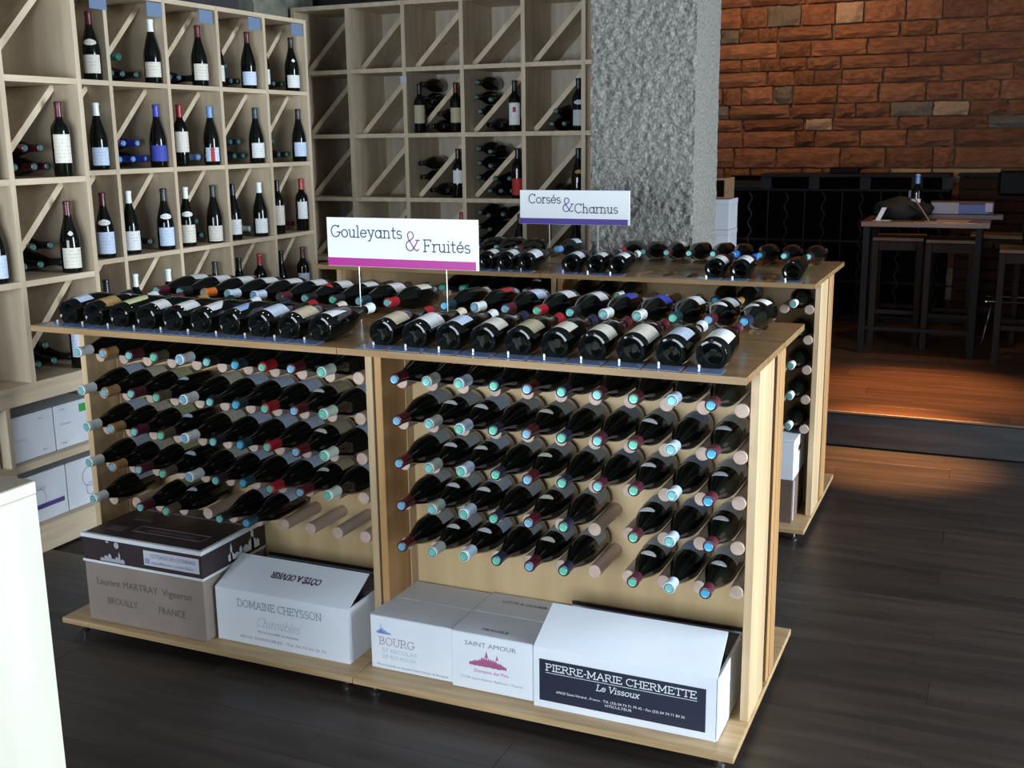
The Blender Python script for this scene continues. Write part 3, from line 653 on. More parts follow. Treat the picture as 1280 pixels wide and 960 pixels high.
small_text('Laurent MARTRAY  Vigneron', .036, 'printed_name', (.045, 0, .135), XA, ZA, mat('kraft_ink', (.13, .10, .085), .7), t, width=.40)
small_text('BROUILLY', .034, 'printed_place', (.085, 0, .070), XA, ZA, MATS['kraft_ink'], t, width=.13)
small_text('FRANCE', .034, 'printed_country', (.305, 0, .070), XA, ZA, MATS['kraft_ink'], t, width=.11)

# white open cartons with a raised front flap
def flap_carton(x0, x1, y0, d, h, fy, fz, label):
    t = thing('wine_carton', label, 'box', (x0, y0, ZB)); w = x1-x0
    link('carton_body', open_box(w, d, h), t, mt=wcard)
    link('front_flap', slab([(0, 0, h), (w, 0, h), (w-.004, fy, fz), (.004, fy, fz)], .004), t, mt=wcard)
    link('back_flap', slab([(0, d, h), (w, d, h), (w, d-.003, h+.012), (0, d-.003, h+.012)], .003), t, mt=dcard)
    link('inner_card', box(.006, w-.006, .16, d-.006, h-.05, h-.004, .001), t, mt=mat('shadow_card', (.10, .10, .12), .7))  # dark slab stands in for the shade inside the open carton
    return t, w
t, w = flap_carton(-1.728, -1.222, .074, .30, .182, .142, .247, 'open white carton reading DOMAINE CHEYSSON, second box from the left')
print_text([('DOMAINE CHEYSSON', .085, .128, .024, .0022, .325, 0)], 'printed_name', (0, 0, 0), XA, ZA, inkg, t)
print_text([('Chiroubles', .155, .070, .030, .0012, .17, .35)], 'printed_wine', (0, 0, 0), XA, ZA, inkl, t)
small_text('Mis en bouteille au domaine', .012, 'printed_line', (.16, 0, .047), XA, ZA, inkg, t, width=.155)
small_text('69115 CHIROUBLES - Tél. 04 74 04 22 02', .014, 'printed_address', (.09, 0, .020), XA, ZA, inkl, t, width=.33)
fd = Vector((0, .142, .065)).normalized()
print_text([('CÔTÉ A OUVRIR', 0, 0, .022, .0042, .19, 0)], 'flap_print', Vector((.36, .142*.62, .182+.065*.62)), (-1, 0, 0), tuple(-fd), mat('box_ink_plum', (.06, .02, .06), .6), t)
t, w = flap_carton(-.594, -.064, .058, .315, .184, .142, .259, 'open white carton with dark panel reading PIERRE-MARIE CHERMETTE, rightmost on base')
link('side_flap', slab([(w+.006, -.002, 0.004), (w+.006, .27, .004), (w+.006, .27, .186), (w+.006, -.002, .186)], .004), t, mt=wcard)
bm = bmesh.new(); poly(bm, [(.018, .022), (.502, .022), (.502, .150), (.018, .150)]); o = link('printed_panel', tome(bm), t, mt=inkn); place_plane(o, (0, 0, 0), XA, ZA)
print_text([('PIERRE-MARIE CHERMETTE', .038, .118, .020, .0026, .440, 0)], 'printed_name', (0, -.001, 0), XA, ZA, inkw, t)
bm = bmesh.new(); poly(bm, [(.038, .110), (.478, .110), (.478, .1115), (.038, .1115)]); o = link('underline', tome(bm), t, mt=inkw); place_plane(o, (0, -.001, 0), XA, ZA)
print_text([('Le Vissoux', .19, .085, .018, .0022, .125, .2)], 'printed_estate', (0, -.001, 0), XA, ZA, inkw, t)
small_text('69620 Saint-Vérand . France . Tél. (33) 04 74 71 79 42 - Fax (33) 04 74 71 84 26', .011, 'printed_address', (.07, -.001, .052), XA, ZA, inkw, t, width=.375)
small_text('VITICULTEUR', .011, 'printed_trade', (.215, -.001, .040), XA, ZA, inkw, t, width=.08)
# closed square white cartons
def closed_carton(x0, x1, y0, d, h, label, card=wcard):
    t = thing('wine_carton', label, 'box', (x0, y0, ZB)); w = x1-x0
    link('carton_body', box(0, w, 0, d, 0, h-.0035, .0025), t, mt=card)
    link('top_flap', box(.0005, w-.0005, .0005, d/2-.001, h-.0035, h, .0008), t, mt=wcard2); link('top_flap', box(.0005, w-.0005, d/2+.001, d-.0005, h-.0035, h, .0008), t, mt=wcard2)
    return t, w
t, w = closed_carton(-1.152, -.870, .088, .285, .176, 'closed white carton printed BOURG, third box from the left on the base')
print_text([('BOURG', .03, .083, .024, .0020, .125, 0)], 'printed_name', (0, -.0004, 0), XA, ZA, mat('box_ink_brown', (.34, .24, .30), .6), t)
small_text('ST NICOLAS', .020, 'printed_place', (.040, 0, .058), XA, ZA, inkt, t, width=.12); small_text('DE BOURGUEIL', .018, 'printed_place', (.040, 0, .038), XA, ZA, inkt, t, width=.12)
small_text('Mis en bouteille au domaine à Saint Nicolas de Bourgueil', .010, 'printed_line', (.02, 0, .012), XA, ZA, inkg, t, width=.245)
bm = bmesh.new()
for a, b, c in ((0, .01, .01), (.008, .016, .016), (.0145, .0175, .040), (.016, .026, .020), (.024, .036, .014), (.034, .05, .008)): poly(bm, [(a, 0), (b, 0), (b, c*.6), ((a+b)/2, c), (a, c*.6)])
o = link('church_print', tome(bm), t, mt=inkbl); place_plane(o, (.022, 0, .118), XA, ZA)
t, w = closed_carton(-.866, -.603, .074, .300, .180, 'closed white carton with violet chateau print, between BOURG and CHERMETTE boxes')
small_text('SAINT AMOUR', .020, 'printed_name', (.045, 0, .142), XA, ZA, inkg, t, width=.165)
bm = bmesh.new()
rr = random.Random(3)
for k in range(16):
    a = .004+k*.0075; hh = .012+.022*math.sin(PI*k/15)*(.6+.4*rr.random()); poly(bm, [(a, .0+.004*rr.random()), (a+.0085, 0), (a+.0085, hh*.7), (a+.004, hh), (a, hh*.7)])
poly(bm, [(.055, .03), (.066, .03), (.0605, .052)]); poly(bm, [(.09, .028), (.099, .028), (.0945, .044)])
o = link('chateau_print', tome(bm), t, mt=inkr); place_plane(o, (.055, 0, .080), XA, ZA)
small_text('Domaine des Pins', .015, 'printed_estate', (.075, 0, .060), XA, ZA, inkr, t, width=.11)
small_text('71570 Saint-Amour Bellevue - France', .011, 'printed_address', (.03, 0, .035), XA, ZA, inkl, t, width=.20)
small_text('CÔTÉ A OUVRIR', .022, 'top_print', (.06, .235, .1805), XA, (0, 1, 0), inkb, t, width=.15)
small_text('FRAGILE', .020, 'top_print', (.085, .030, .1805), XA, (0, 1, 0), inkb, t, width=.085)
# two cartons stacked under the farther rack
t = thing('wine_carton', 'brown carton standing on the base of the farther right rack, beneath a white one', 'box', (X2-.40, Y2+.07, ZB))
link('carton_body', box(0, .335, 0, .28, 0, .185, .002), t, mt=noisy('brown_card', (.13, .085, .065), (.17, .11, .085), (1, 1, 1), 5, .7)); link('corner_tape', box(.3352, .3362, .02, .035, .005, .18, 0), t, mt=wcard2)
t = thing('wine_carton', 'blue-white carton with a hand hole, stacked on the brown one in the farther rack', 'box', (X2-.40, Y2+.07, ZB+.187))
link('carton_body', box(0, .335, 0, .28, 0, .165, .002), t, mt=wcard); link('hand_hole', box(.3345, .3356, .10, .17, .10, .125, 0), t, mt=inkb); link('carton_lid', box(-.001, .336, -.001, .281, .1655, .172, .001), t, mt=wcard)

# ================================================================== WALL SHELVING
RN = ['bottom', 'second', 'third', 'top', 'highest']
def grid_shelf(o, u, n, cols, zs, depth, th, label, rec=.13, diag=True, mats=(maple, maple_v), skip=()):
    """o: front left corner, u: along the front, n: into the shelf; cols: upright positions along u; zs: board tops"""
    t = thing('wine_shelf', label, 'shelf', o); U = Vector(u); Nn = Vector(n)
    def pb(a0, a1, d0, d1, z0, z1):
        bm = bmesh.new(); v = addbox(bm, 0, 1, 0, 1, 0, 1)
        for q in v:
            a, b, c = q.co; q.co = U*(a0+(a1-a0)*a)+Nn*(d0+(d1-d0)*b)+Vector((0, 0, z0+(z1-z0)*c))
        bmesh.ops.recalc_face_normals(bm, faces=bm.faces[:]); return tome(bm)
    z0, z1 = zs[0]-th, zs[-1]
    for c in cols: link('upright', pb(c-th/2, c+th/2, 0, depth, z0, z1), t, mt=mats[1])
    for z in zs:
        for a, b in zip(cols, cols[1:]): link('shelf_board', pb(a+th/2+.0005, b-th/2-.0005, .001, depth-.001, z-th, z), t, mt=mats[0])
    link('back_panel', pb(cols[0], cols[-1], depth, depth+.008, z0, z1), t, mt=maple_shade)
    for i, (a, b) in enumerate(zip(cols, cols[1:])):
        for j, (p, q) in enumerate(zip(zs, zs[1:])):
            if (i, j) in skip: continue
            A = a+th/2; B = b-th/2; P = p; Q = q-th; s = th*.72
            bm = bmesh.new(); vs = []
            for dd in (rec, depth-.002):
                for (x, z) in ((A+.001, P+.001), (A+s*1.2, P+.001), (B-.001, Q-s*1.2), (B-.001, Q-.001), (B-s*1.2, Q-.001), (A+.001, P+s*1.2)): vs.append(bm.verts.new(U*x+Nn*dd+Vector((0, 0, z))))
            bm.faces.new(vs[:6]); bm.faces.new(vs[6:][::-1])
            for k in range(6): l = (k+1) % 6; bm.faces.new((vs[l], vs[k], vs[6+k], vs[6+l]))
            bmesh.ops.recalc_face_normals(bm, faces=bm.faces[:]); link('diagonal_divider', tome(bm), t, mt=mats[1])
    return t
LZ = [.745, 1.142, 1.542, 1.936, 2.332]
grid_shelf((-3.2, 0, 0), (0, 1, 0), (-1, 0, 0), [.995, 1.385, 1.775, 2.172, 2.570, 2.962], LZ, .42, .022, 'pale wooden cube shelving with diagonal dividers along the left wall')
grid_shelf((-2.99, 0, 0), (0, 1, 0), (-1, 0, 0), [-.22, .185, .585, .980], [.722, 1.130, 1.528, 1.922, 2.32], .42, .024, 'nearer pale cube shelving at the left edge, standing forward of its neighbour')
BZ = [.905, 1.298, 1.698, 2.098, 2.495]
BX = [-3.75, -3.345, -2.945, -2.545, -2.140, -1.760, -1.38]
grid_shelf((0, 3.65, 0), (1, 0, 0), (0, 1, 0), BX, [.51]+BZ, .42, .026, 'tall cube shelving with diagonal dividers across the back, behind the stone pillar')
struct(link('baseboard_back', box(-3.6, -1.38, 3.66, 4.07, 0, .482, 0), mt=maple))
# base cabinet under the near shelf
t = thing('base_cabinet', 'low open pale wood cabinet below the left shelving, holding white cartons', 'cabinet', (-3.0, 0, 0))
def cbx(nm, y0, y1, z0, z1, d0=0., d1=.44, mt=maple): return link(nm, box(-d1, -d0, y0, y1, z0, z1, .001), t, mt=mt)
cbx('cabinet_top', -.6, .985, .640, .697); cbx('shelf_board', -.598, .98, .366, .395, .004); cbx('bottom_board', -.598, .98, .088, .117, .004); cbx('plinth', -.598, .98, 0, .087, .012, .03)
for y in (-.6, -.08, .440, .962): cbx('upright', y, y+.022, .117, .366, .002, .43, maple_v); cbx('upright', y, y+.022, .395, .640, .002, .43, maple_v)
cbx('back_panel', -.6, .985, .0, .697, .441, .45)
link('cabinet_body', box(-.45, -.0, .99, 2.95, 0, .715, .002), t, (-.20, 0, 0), mt=maple)
def cab_box(y0, y1, z0, h, lab, pr, card=wcard2):
    q = thing('stored_carton', lab, 'box', (-3.0-.045, y0, z0)); w = y1-y0
    link('carton_body', box(-.33, 0, 0, w, 0, h, .002), q, mt=card); link('top_flap', box(-.33, -.001, .001, w-.001, h, h+.003, .0005), q, mt=card)
    for (kind, a, z, s, mt) in pr:
        if kind == 'p':
            bm = bmesh.new(); poly(bm, [(0, 0), (s[0], 0), (s[0], s[1]), (0, s[1])]); o = link('printed_patch', tome(bm), q, mt=mt)
        elif kind == 'r':
            bm = bmesh.new(); n = 20
            for k in range(n):
                A, B = 2*PI*k/n, 2*PI*(k+1)/n; poly(bm, [(s*math.cos(A), s*math.sin(A)), ((s-.003)*math.cos(A), (s-.003)*math.sin(A)), ((s-.003)*math.cos(B), (s-.003)*math.sin(B)), (s*math.cos(B), s*math.sin(B))][::-1])
            o = link('printed_ring', tome(bm), q, mt=mt)
        else:
            small_text(kind, s, 'printed_mark', (0, a, z), (0, 1, 0), ZA, mt, q); continue
        place_plane(o, (0, a, z), (0, 1, 0), ZA)
    return q
grn = mat('green_sticker', (.02, .30, .06), .5)
cab_box(.475, .713, .396, .185, 'white carton, left of two on the upper shelf of the low cabinet', [('Domaine', .03, .085, .016, inkl), ('Brut', .17, .02, .012, inkg), ('Brut', .16, .155, .012, inkg)])
cab_box(.717, .945, .396, .185, 'white carton with a green sticker on the upper shelf of the low cabinet', [('Domaine', .03, .10, .016, inkl), ('p', .140, .135, (.045, .035), grn), ('Rouge', .03, .02, .012, inkg), ('Rouge', .03, .165, .012, inkg)])
cab_box(.20, .425, .396, .175, 'white carton at the left edge, on the cabinet shelf beside the divider', [])
cab_box(.500, .748, .118, .205, 'white carton with violet stripe and ring print on the low cabinet bottom shelf', [('p', .01, .055, (.22, .020), mat('violet_stripe', (.07, .04, .20), .5)), ('Clos', .08, .135, .03, inkl), ('r', .09, .10, .045, inkl)])
cab_box(.752, .955, .118, .205, 'pale carton with a dark ring print on the low cabinet bottom shelf', [('r', .13, .12, .045, inkg), ('r', .13, .065, .028, inkg)])
cab_box(.20, .43, .118, .20, 'white carton at the far left of the low cabinet bottom shelf', [])

def stand(o, facing, kind, cap, labs, label, group, lc=1, gm=None):
    a = math.atan2(facing[1], facing[0])
    bottle(kind, Matrix.Translation(Vector(o)) @ Matrix.Rotation(a-PI/2+random.uniform(-.15, .15), 4, 'Z'), cap, 'd' if cap not in ('white',) else 'w', labs, label, group, lc, gm=gm)
FW = (.75, -.66)
L1 = lambda c, z0=.03, z1=.11, h=1.0: (z0, z1, h, c, 0)
N1 = lambda c: (.150, .178, .8, c, .01)
G1 = 'display bottles standing on the left shelving'
far = [ # row index, y, kind, cap, labs, description
 (3, 1.339, W_, 'dark red', [L1('cream'), N1('cream')], 'red-capped bottle with cream neck label, top row, first cubby from left'),
 (3, 1.736, W_, 'white', [L1('cream', .03, .10)], 'white-capped bottle with small square label, top row, second cubby from left'),
 (3, 2.080, W_, 'dark red', [L1('cream')], 'dark red-capped bottle with broad cream label, top row, middle cubby'),
 (3, 2.486, W_, 'dark red', [L1('blue white', .02, .09)], 'dark bottle with narrow blue-white label, top row, fourth cubby from left'),
 (3, 2.891, W_, 'black', [L1('white', .02, .09), (.16, .18, .3, 'white', .01)], 'black-capped bottle with small neck seal, top row, last cubby before corner'),
 (2, 1.334, W_, 'white', [L1('blue white', .02, .10)], 'white-capped bottle with script label, third row up, first cubby from left'),
 (2, 1.729, W_, 'royal blue', [L1('blue', .03, .105)], 'royal blue-capped bottle with blue label, third row up, second cubby'),
 (2, 2.131, W_, 'light blue', [L1('blue white', .02, .09, .9), (.02, .09, .25, 'red', 0)], 'light blue-capped bottle with red-and-blue label, third row up, middle cubby'),
 (2, 2.517, W_, 'dark teal', [L1('white')], 'dark teal-capped bottle with white label, third row up, fourth cubby'),
 (2, 2.926, W_, 'black', [L1('blue white')], 'black-capped bottle with white label, third row up, last cubby before corner'),
 (1, 1.324, W_, 'dark red', [L1('blue white', .02, .12, 1.2), N1('white')], 'dark red-capped bottle with broad bluish label, second row up, first cubby'),
 (1, 1.734, W_, 'black', [L1('blue white', .02, .11), N1('white')], 'black-capped bottle with white neck crescent, second row up, second cubby'),
 (1, 2.113, W_, 'black', [L1('cream', .01, .09)], 'black-capped bottle with cream label, second row up, middle cubby'),
 (1, 2.512, W_, 'white', [L1('white', .02, .10, .9)], 'white-capped bottle with square white label, second row up, fourth cubby'),
 (1, 2.921, 'bordeaux', 'red', [L1('white', .07, .17, .8)], 'red-capped square-shouldered bottle, second row up, last cubby before corner'),
 (0, 1.30, W_, 'black', [L1('white')], 'black-capped bottle, bottom row, first cubby, half hidden by rack-top bottles'),
 (0, 1.725, 'bordeaux', 'white', [L1('white')], 'white-capped bottle, bottom row, second cubby, only its neck showing'),
 (0, 2.09, W_, 'black', [L1('white')], 'black-capped bottle, bottom row, middle cubby, only its neck showing'),
 (0, 2.48, 'bordeaux', 'red', [L1('blue white', .05, .15)], 'red-capped bottle, bottom row, fourth cubby, above the rack-top bottles'),
 (0, 2.90, 'bordeaux', 'dark red', [L1('blue white', .06, .15)], 'dark red-capped bottle, bottom row, last cubby before corner'),
]
for r, y, k, c, lb, d in far: stand((-3.255, y, LZ[r]), FW, k, c, lb, d+' of left shelving' if len(d.split()) < 13 else d, G1)
# second standing bottles seen at the left of some cubbies
for r, y, k, c, lb, d in [(3, 2.225, W_, 'black', [L1('white')], 'dark bottle standing deep at the left of the fourth top cubby'), (3, 2.62, W_, 'black', [L1('white')], 'dark bottle standing deep at the left of the last top cubby'),
    (2, 1.905, 'bordeaux', 'red', [L1('cream', .07, .17)], 'red-necked bottle at left of the middle cubby, beside light blue-capped bottle'), (1, 1.50, W_, 'white', [L1('white', .02, .11)], 'white-seamed bottle at left of the second cubby, second row up'),
    (1, 1.905, W_, 'white', [L1('cream', .02, .11), N1('white')], 'bottle with white neck and cream label, left of middle cubby, second row'), (1, 2.285, W_, 'black', [L1('white')], 'dark bottle with white label at left of fourth cubby, second row up'),
    (1, 2.69, 'bordeaux', 'black', [L1('cream', .05, .16)], 'square-shouldered bottle with cream label, left of last cubby, second row up'), (0, 1.50, 'bordeaux', 'white', [N1('white')], 'white-necked bottle at left of the second cubby, bottom row'),
    (0, 2.30, W_, 'black', [], 'unlabelled dark bottle at left of fourth cubby, bottom row'), (0, 2.69, W_, 'black', [L1('white')], 'dark bottle at left of last cubby, bottom row')]:
    stand((-3.262, y, LZ[r]), FW, k, c, lb, d, G1)
NZ = [.722, 1.130, 1.528, 1.922]
stand((-3.045, .905, NZ[2]), FW, 'bordeaux', 'dark red', [L1('cream', .055, .17, 1.0)], 'square-shouldered bottle with tall cream label in the nearer shelf, second row down', G1)
stand((-3.045, .900, NZ[1]), FW, W_, 'dark red', [L1('cream', .02, .105, 1.0), (.155, .175, .3, 'cream', .01)], 'dark bottle with framed label in the nearer shelf, third row down', G1)
stand((-3.045, .895, NZ[0]), FW, 'bordeaux', 'black', [L1('blue white', .05, .15, 1.0)], 'dark bottle in the bottom cubby of nearer shelf, behind the rack top', G1)
stand((-3.045, .515, NZ[1]), FW, W_, 'black', [L1('blue white', .02, .11, 1.0)], 'dark bottle with picture label cut by the left edge, third row down', G1)
stand((-3.045, .510, NZ[2]), FW, W_, 'black', [L1('blue white', .02, .11, 1.0)], 'dark bottle with bluish label cut by the left edge, second row down', G1)

# piles of bottles lying in the cubbies
POSL = ['bottom left', 'bottom centre', 'bottom right', 'second layer left', 'second layer right', 'topmost']
POSH = ['lowest', 'second up the side', 'third up the side', 'middle', 'upper middle', 'uppermost right']
def pile(base, u, n, spots, caps, label, group, lean=0.06):
    U = Vector(u); Nn = Vector(n)
    for k, ((a, b), c) in enumerate(zip(spots, caps)):
        cap, top = c; pos = (POSL if spots is PS else POSH)[k]
        p = Vector(base)+U*a+Nn*random.uniform(.393, .405)+Vector((0, 0, b))
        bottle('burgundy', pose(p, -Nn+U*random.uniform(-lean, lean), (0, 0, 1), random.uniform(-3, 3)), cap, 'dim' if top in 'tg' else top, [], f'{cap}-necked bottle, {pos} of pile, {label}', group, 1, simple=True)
PS = [(.128, .0425), (.213, .0425), (.298, .0425), (.172, .117), (.258, .117), (.296, .200)]
dk = ('black', 't'); dn = ('navy', 't')
piles = [(1.385, 3, [('black', 'g'), ('black', 'g'), dk, ('green', 'g')]), (1.775, 3, [dk, dn, dk]), (2.172, 3, [dk, dk, dk, dk]), (2.570, 3, [dk, dk, dk, ('black', 'b')]),
         (1.385, 2, [('royal blue', 'b')]*5), (1.775, 2, [('light blue', 'b'), ('royal blue', 'b'), ('light blue', 'b')]), (2.172, 2, [('dark teal', 't')]*5), (2.570, 2, [('dark teal', 't'), ('black', 't'), dk, dk]),
         (1.385, 1, [dk]*4), (1.775, 1, [('black', 'g')]*5), (2.172, 1, [('pale green', 'w')]*3), (2.570, 1, [('dark red', 'd')]*3)]
for y0, r, cs in piles:
    col = [1.385, 1.775, 2.172, 2.570].index(y0)+2
    pile((-3.2, y0, LZ[r]), (0, 1, 0), (-1, 0, 0), PS, cs, f'left shelving, {ORD[4-r-1]} row down, {ORD[col-1]} cubby', f'pile in left shelving, {ORD[4-r-1]} row down, {ORD[col-1]} cubby')
for r, cs in ((2, [('maroon', 'g')]*5), (1, [('black', 'g')]*5), (0, [('black', 't')]*4)):
    pile((-2.99, .585, NZ[r]), (0, 1, 0), (-1, 0, 0), PS, cs, f'nearer shelf, {ORD[3-r]} row down', f'pile in nearer shelf, {ORD[3-r]} row down')
# back shelving
G2 = 'display bottles standing on the back shelving'
for x, r, k, c, lb, d in [(-2.877, 3, 'bordeaux', 'black', [L1('tan', .06, .17)], 'square-shouldered bottle with tan label on back shelving beside a small white tag'), (-2.623, 3, 'bordeaux', 'dark red', [L1('tan', .06, .15)], 'bottle with dull tan label standing right in the same back cubby'),
    (-2.226, 3, 'bordeaux', 'black', [L1('white', .04, .17), (.115, .145, .25, 'red', 0)], 'bottle with white label and red seal on the back shelving'), (-1.815, 3, 'bordeaux', 'black', [L1('grey', .03, .12), N1('grey')], 'dark bottle on back shelving tight against the stone pillar, second row down'),
    (-2.617, 2, 'bordeaux', 'black', [L1('white', .09, .17)], 'dark bottle with small white label, third row down on back shelving'), (-2.21, 2, 'bordeaux', 'black', [L1('red', .02, .12)], 'dark bottle with dull red label on the back shelving'),
    (-1.816, 2, W_, 'black', [(.15, .175, .7, 'gold', .01)], 'dark bottle with gold neck label beside the pillar, third row down'), (-2.60, 1, 'bordeaux', 'red', [L1('white', .05, .15)], 'red-capped bottle half hidden behind the pink-striped sign'),
    (-2.20, 1, W_, 'black', [L1('white', .04, .12)], 'dark bottle with white label behind the farther rack, fourth row down'), (-1.83, 1, W_, 'black', [], 'unlabelled dark bottle behind the violet-striped sign')]:
    b_ = {3: 1.698, 2: 1.298, 1: .905}[r]; stand((x, 3.715, b_), (.45, -.9), k, c, lb, d, G2)
stand((-2.985+.02, 3.80, 1.698), (.45, -.9), 'bordeaux', 'black', [], 'dark bottle half hidden behind the tan-labelled bottle on back shelving', G2)
low = PS; hi = [(.055, .125), (.055, .212), (.055, .30), (.130, .195), (.130, .282), (.205, .29)]
def both(x0, z, caps_low, caps_hi, where):
    if caps_low: pile((x0, 3.65, z), (1, 0, 0), (0, 1, 0), low, caps_low, f'under the diagonal, {where}', f'lower pile, {where}')
    if caps_hi: pile((x0, 3.65, z), (1, 0, 0), (0, 1, 0), hi, caps_hi, f'above the diagonal, {where}', f'upper pile, {where}')
both(-2.945, 1.698, [('black', 'd')]*4, [('black', 'd')]*4, 'back cubby, tan-labelled bottle')
both(-2.545, 1.698, [('black', 'd')]*3, [('black', 't')]*4, 'back cubby, red-sealed bottle')
both(-2.140, 1.698, [('black', 'g')]*4, None, 'pillar-side cubby, second row')
both(-2.945, 1.298, [('black', 'd')]*3, [('black', 'd')]*2, 'back cubby, small white label')
both(-2.545, 1.298, [('black', 'g')]*6, [('black', 'g')]*5, 'back cubby, red-labelled bottle')
both(-2.140, 1.298, [('black', 't')]*3, None, 'pillar-side cubby, third row')
both(-2.545, .905, None, [('black', 'g')]*6, 'lowest visible back cubby')
tag(link('paper_tag', box(-2.968, -2.925, 3.642, 3.646, 2.005, 2.045, 0), mt=mat('tag_paper', (.45, .50, .62), .5)), 'small bluish paper tag on an upright of the back shelving', 'price tag')
for k, y in enumerate((1.335, 1.70, 2.075, 2.475, 2.87)):
    tag(link('shelf_tag', box(-3.204, -3.199, y-.05+.01, y+.055+.01, 2.24, 2.305, .0005), mt=mat('slate_blue_tag', (.17, .24, .36), .3)), f'slate-blue card hanging under the top board of left shelving, {ORD[k]} from left', 'price tag', 'slate-blue cards along the left shelving top')

# ================================================================== FOREGROUND COUNTER
t = thing('shop_counter', 'pale maple counter block cut by the lower left corner of the frame', 'counter', (-1.20, -1.075, 0))
lightwood = noisy('pale_maple_counter', (.56, .545, .45), (.62, .605, .51), (6, 6, .9), 2, .5, 0)
link('counter_body', box(-.75, 0, -1.7, 0, 0, .972, .002), t, mt=lightwood); link('counter_top', box(-.75, 0.0, -1.7, 0.0, .973, .9975, .001), t, mt=lightwood)
link('top_veneer', box(-.749, -.001, -1.699, -.001, .998, 1.0, 0), t, mt=noisy('dull_veneer', (.22, .19, .14), (.28, .245, .19), (9, 1, 1), 3, .6))  # thin dark sheet added for the dimness of the grazing-lit counter top

# ================================================================== BAR AREA ON THE PLATFORM
PZ = .19
darkm = mat('blackened_steel', (.005, .005, .006), .6, 0, .25); dwood = noisy('dark_bar_wood', (.016, .0145, .014), (.027, .024, .022), (1, 9, 9), 3, .7, spec=.25)
redwood = noisy('red_brown_table', (.10, .040, .020), (.16, .062, .030), (1, 10, 10), 3, .35)
t = thing('bar_railing', 'dark slotted bar ledge on wavy iron bars against the brick wall', 'railing', (-1.27, 6.5, PZ))
link('ledge_top', box(0, 1.42, -.05, .35, 1.14, 1.165, .002), t, mt=dwood); link('ledge_rail', box(-.32, 1.42, 0, .04, 1.03, 1.048, .001), t, mt=dwood)
link('ledge_end', box(-.32, .0, -.02, .3, 1.05, 1.10, .002), t, mt=dwood)
for x in (.02, .40, .79, 1.17, 1.39): link('rail_block', box(x-.03, x+.05, 0, .06, 1.048, 1.14, .001), t, mt=mat('slate_block', (.038, .042, .048), .7, 0, .3))
link('ledge_back', box(-.32, 1.42, .30, .33, 0, 1.14, 0), t, mt=mat('bar_back', (.004, .004, .004), .9, 0, .1))
iron = mat('grey_iron', (.05, .05, .045), .55, .3)
for k in range(12):
    x = -.24+.145*k
    if k % 2 == 0: pts = [(x, .02, .02), (x, .02, 1.03)]
    else: pts = [(x+.014*math.sin(z*.01*48), .02, .02+z*.01) for z in range(0, 102, 2)]
    link('iron_bar', tube(pts, .0045, 6), t, mt=iron)
for z in (.30, .62): link('cross_rail', box(-.3, 1.40, .10, .13, z, z+.02, 0), t, mt=dwood)
link('foot_rail', box(-.32, 1.42, 0, .04, 0, .03, 0), t, mt=dwood)
t2 = tag(link('radio', box(-.745, -.525, 6.50, 6.62, PZ+1.1655, PZ+1.215, .006), mt=mat('black_plastic', (.004, .004, .0045), .6, 0, .2)), 'small flat black device lying on the dark bar ledge', 'device')
# wooden crate and stacked white boxes behind the pillar
t = thing('wooden_crate', 'small open wooden crate on top of the stacked white boxes behind the pillar', 'crate', (-1.42, 5.0, PZ))
zc = 1.045
for nm, b in (('crate_top', (0, .205, 0, .25, zc+.125, zc+.14)), ('crate_base', (0, .205, 0, .25, zc, zc+.012)), ('crate_side', (.19, .205, 0, .25, zc+.012, zc+.125)), ('crate_side', (0, .012, 0, .25, zc+.012, zc+.125)), ('crate_back', (.012, .19, .238, .25, zc+.012, zc+.125))):
    link(nm, box(*b, .001), t, mt=noisy('crate_pine', (.20, .12, .06), (.28, .17, .09), (1, 9, 9), 3, .6))
for k in range(5):
    o = thing('white_box', f'white box in the stack behind the pillar, {ORD[4-k]} from the top', 'box', (-1.44, 5.0, PZ+k*.2085), 0, 'white boxes stacked behind the pillar')
    link('box_body', box(0, .25, 0, .26, 0, .170, .002), o, mt=wcard2); link('box_lid', box(-.002, .252, -.002, .262, .1705, .207, .002), o, mt=wcard2)
# tall table
t = thing('bar_table', 'tall table with red-brown wooden top and black steel legs on the platform', 'table', (-.335, 5.15, PZ))
link('table_top', box(0, .80, 0, .60, .862, .898, .003), t, mt=redwood)
for x in (.035, .735):
    for y in (.03, .53): link('leg', box(x-.02, x+.02, y, y+.04, 0, .861, .001), t, mt=darkm)
for y in (.035, .535): link('foot_rail', box(.056, .714, y, y+.025, .16, .185, .001), t, mt=darkm)
link('side_rail', box(.025, .045, .075, .525, .82, .86, 0), t, mt=darkm); link('side_rail', box(.725, .745, .075, .525, .82, .86, 0), t, mt=darkm)
TZ = PZ+.898
# bag: soft lumpy black bag
bm = bmesh.new(); bmesh.ops.create_icosphere(bm, subdivisions=4, radius=1)
from mathutils import noise as nz
for v in bm.verts:
    n = nz.noise(v.co*2.2)*.18+nz.noise(v.co*5)*.05; v.co *= 1+n
    v.co = Vector((v.co.x*.185, v.co.y*.12, max(v.co.z, -.72)*.085+.062))
bag_me = tome(bm, True)
t = thing('black_bag', 'slouched black bag lying on the left of the tall table', 'bag', (-.095, 5.42, TZ))
link('bag_body', bag_me, t, mt=mat('black_cloth', (.004, .004, .004), .8)); link('bag_strap', tube([(.05, -.11, .10), (.13, -.15, .06), (.19, -.17, .01), (.23, -.17, .006)], .008), t, mt=MATS['black_cloth'])
bottle('bordeaux', Matrix.Translation((-.008, 5.38, TZ)) @ Matrix.Rotation(2.9, 4, 'Z'), 'light blue', 'w', [L1('white', .05, .14)], 'slim dark bottle with blue cap standing on the tall table', None, 1)
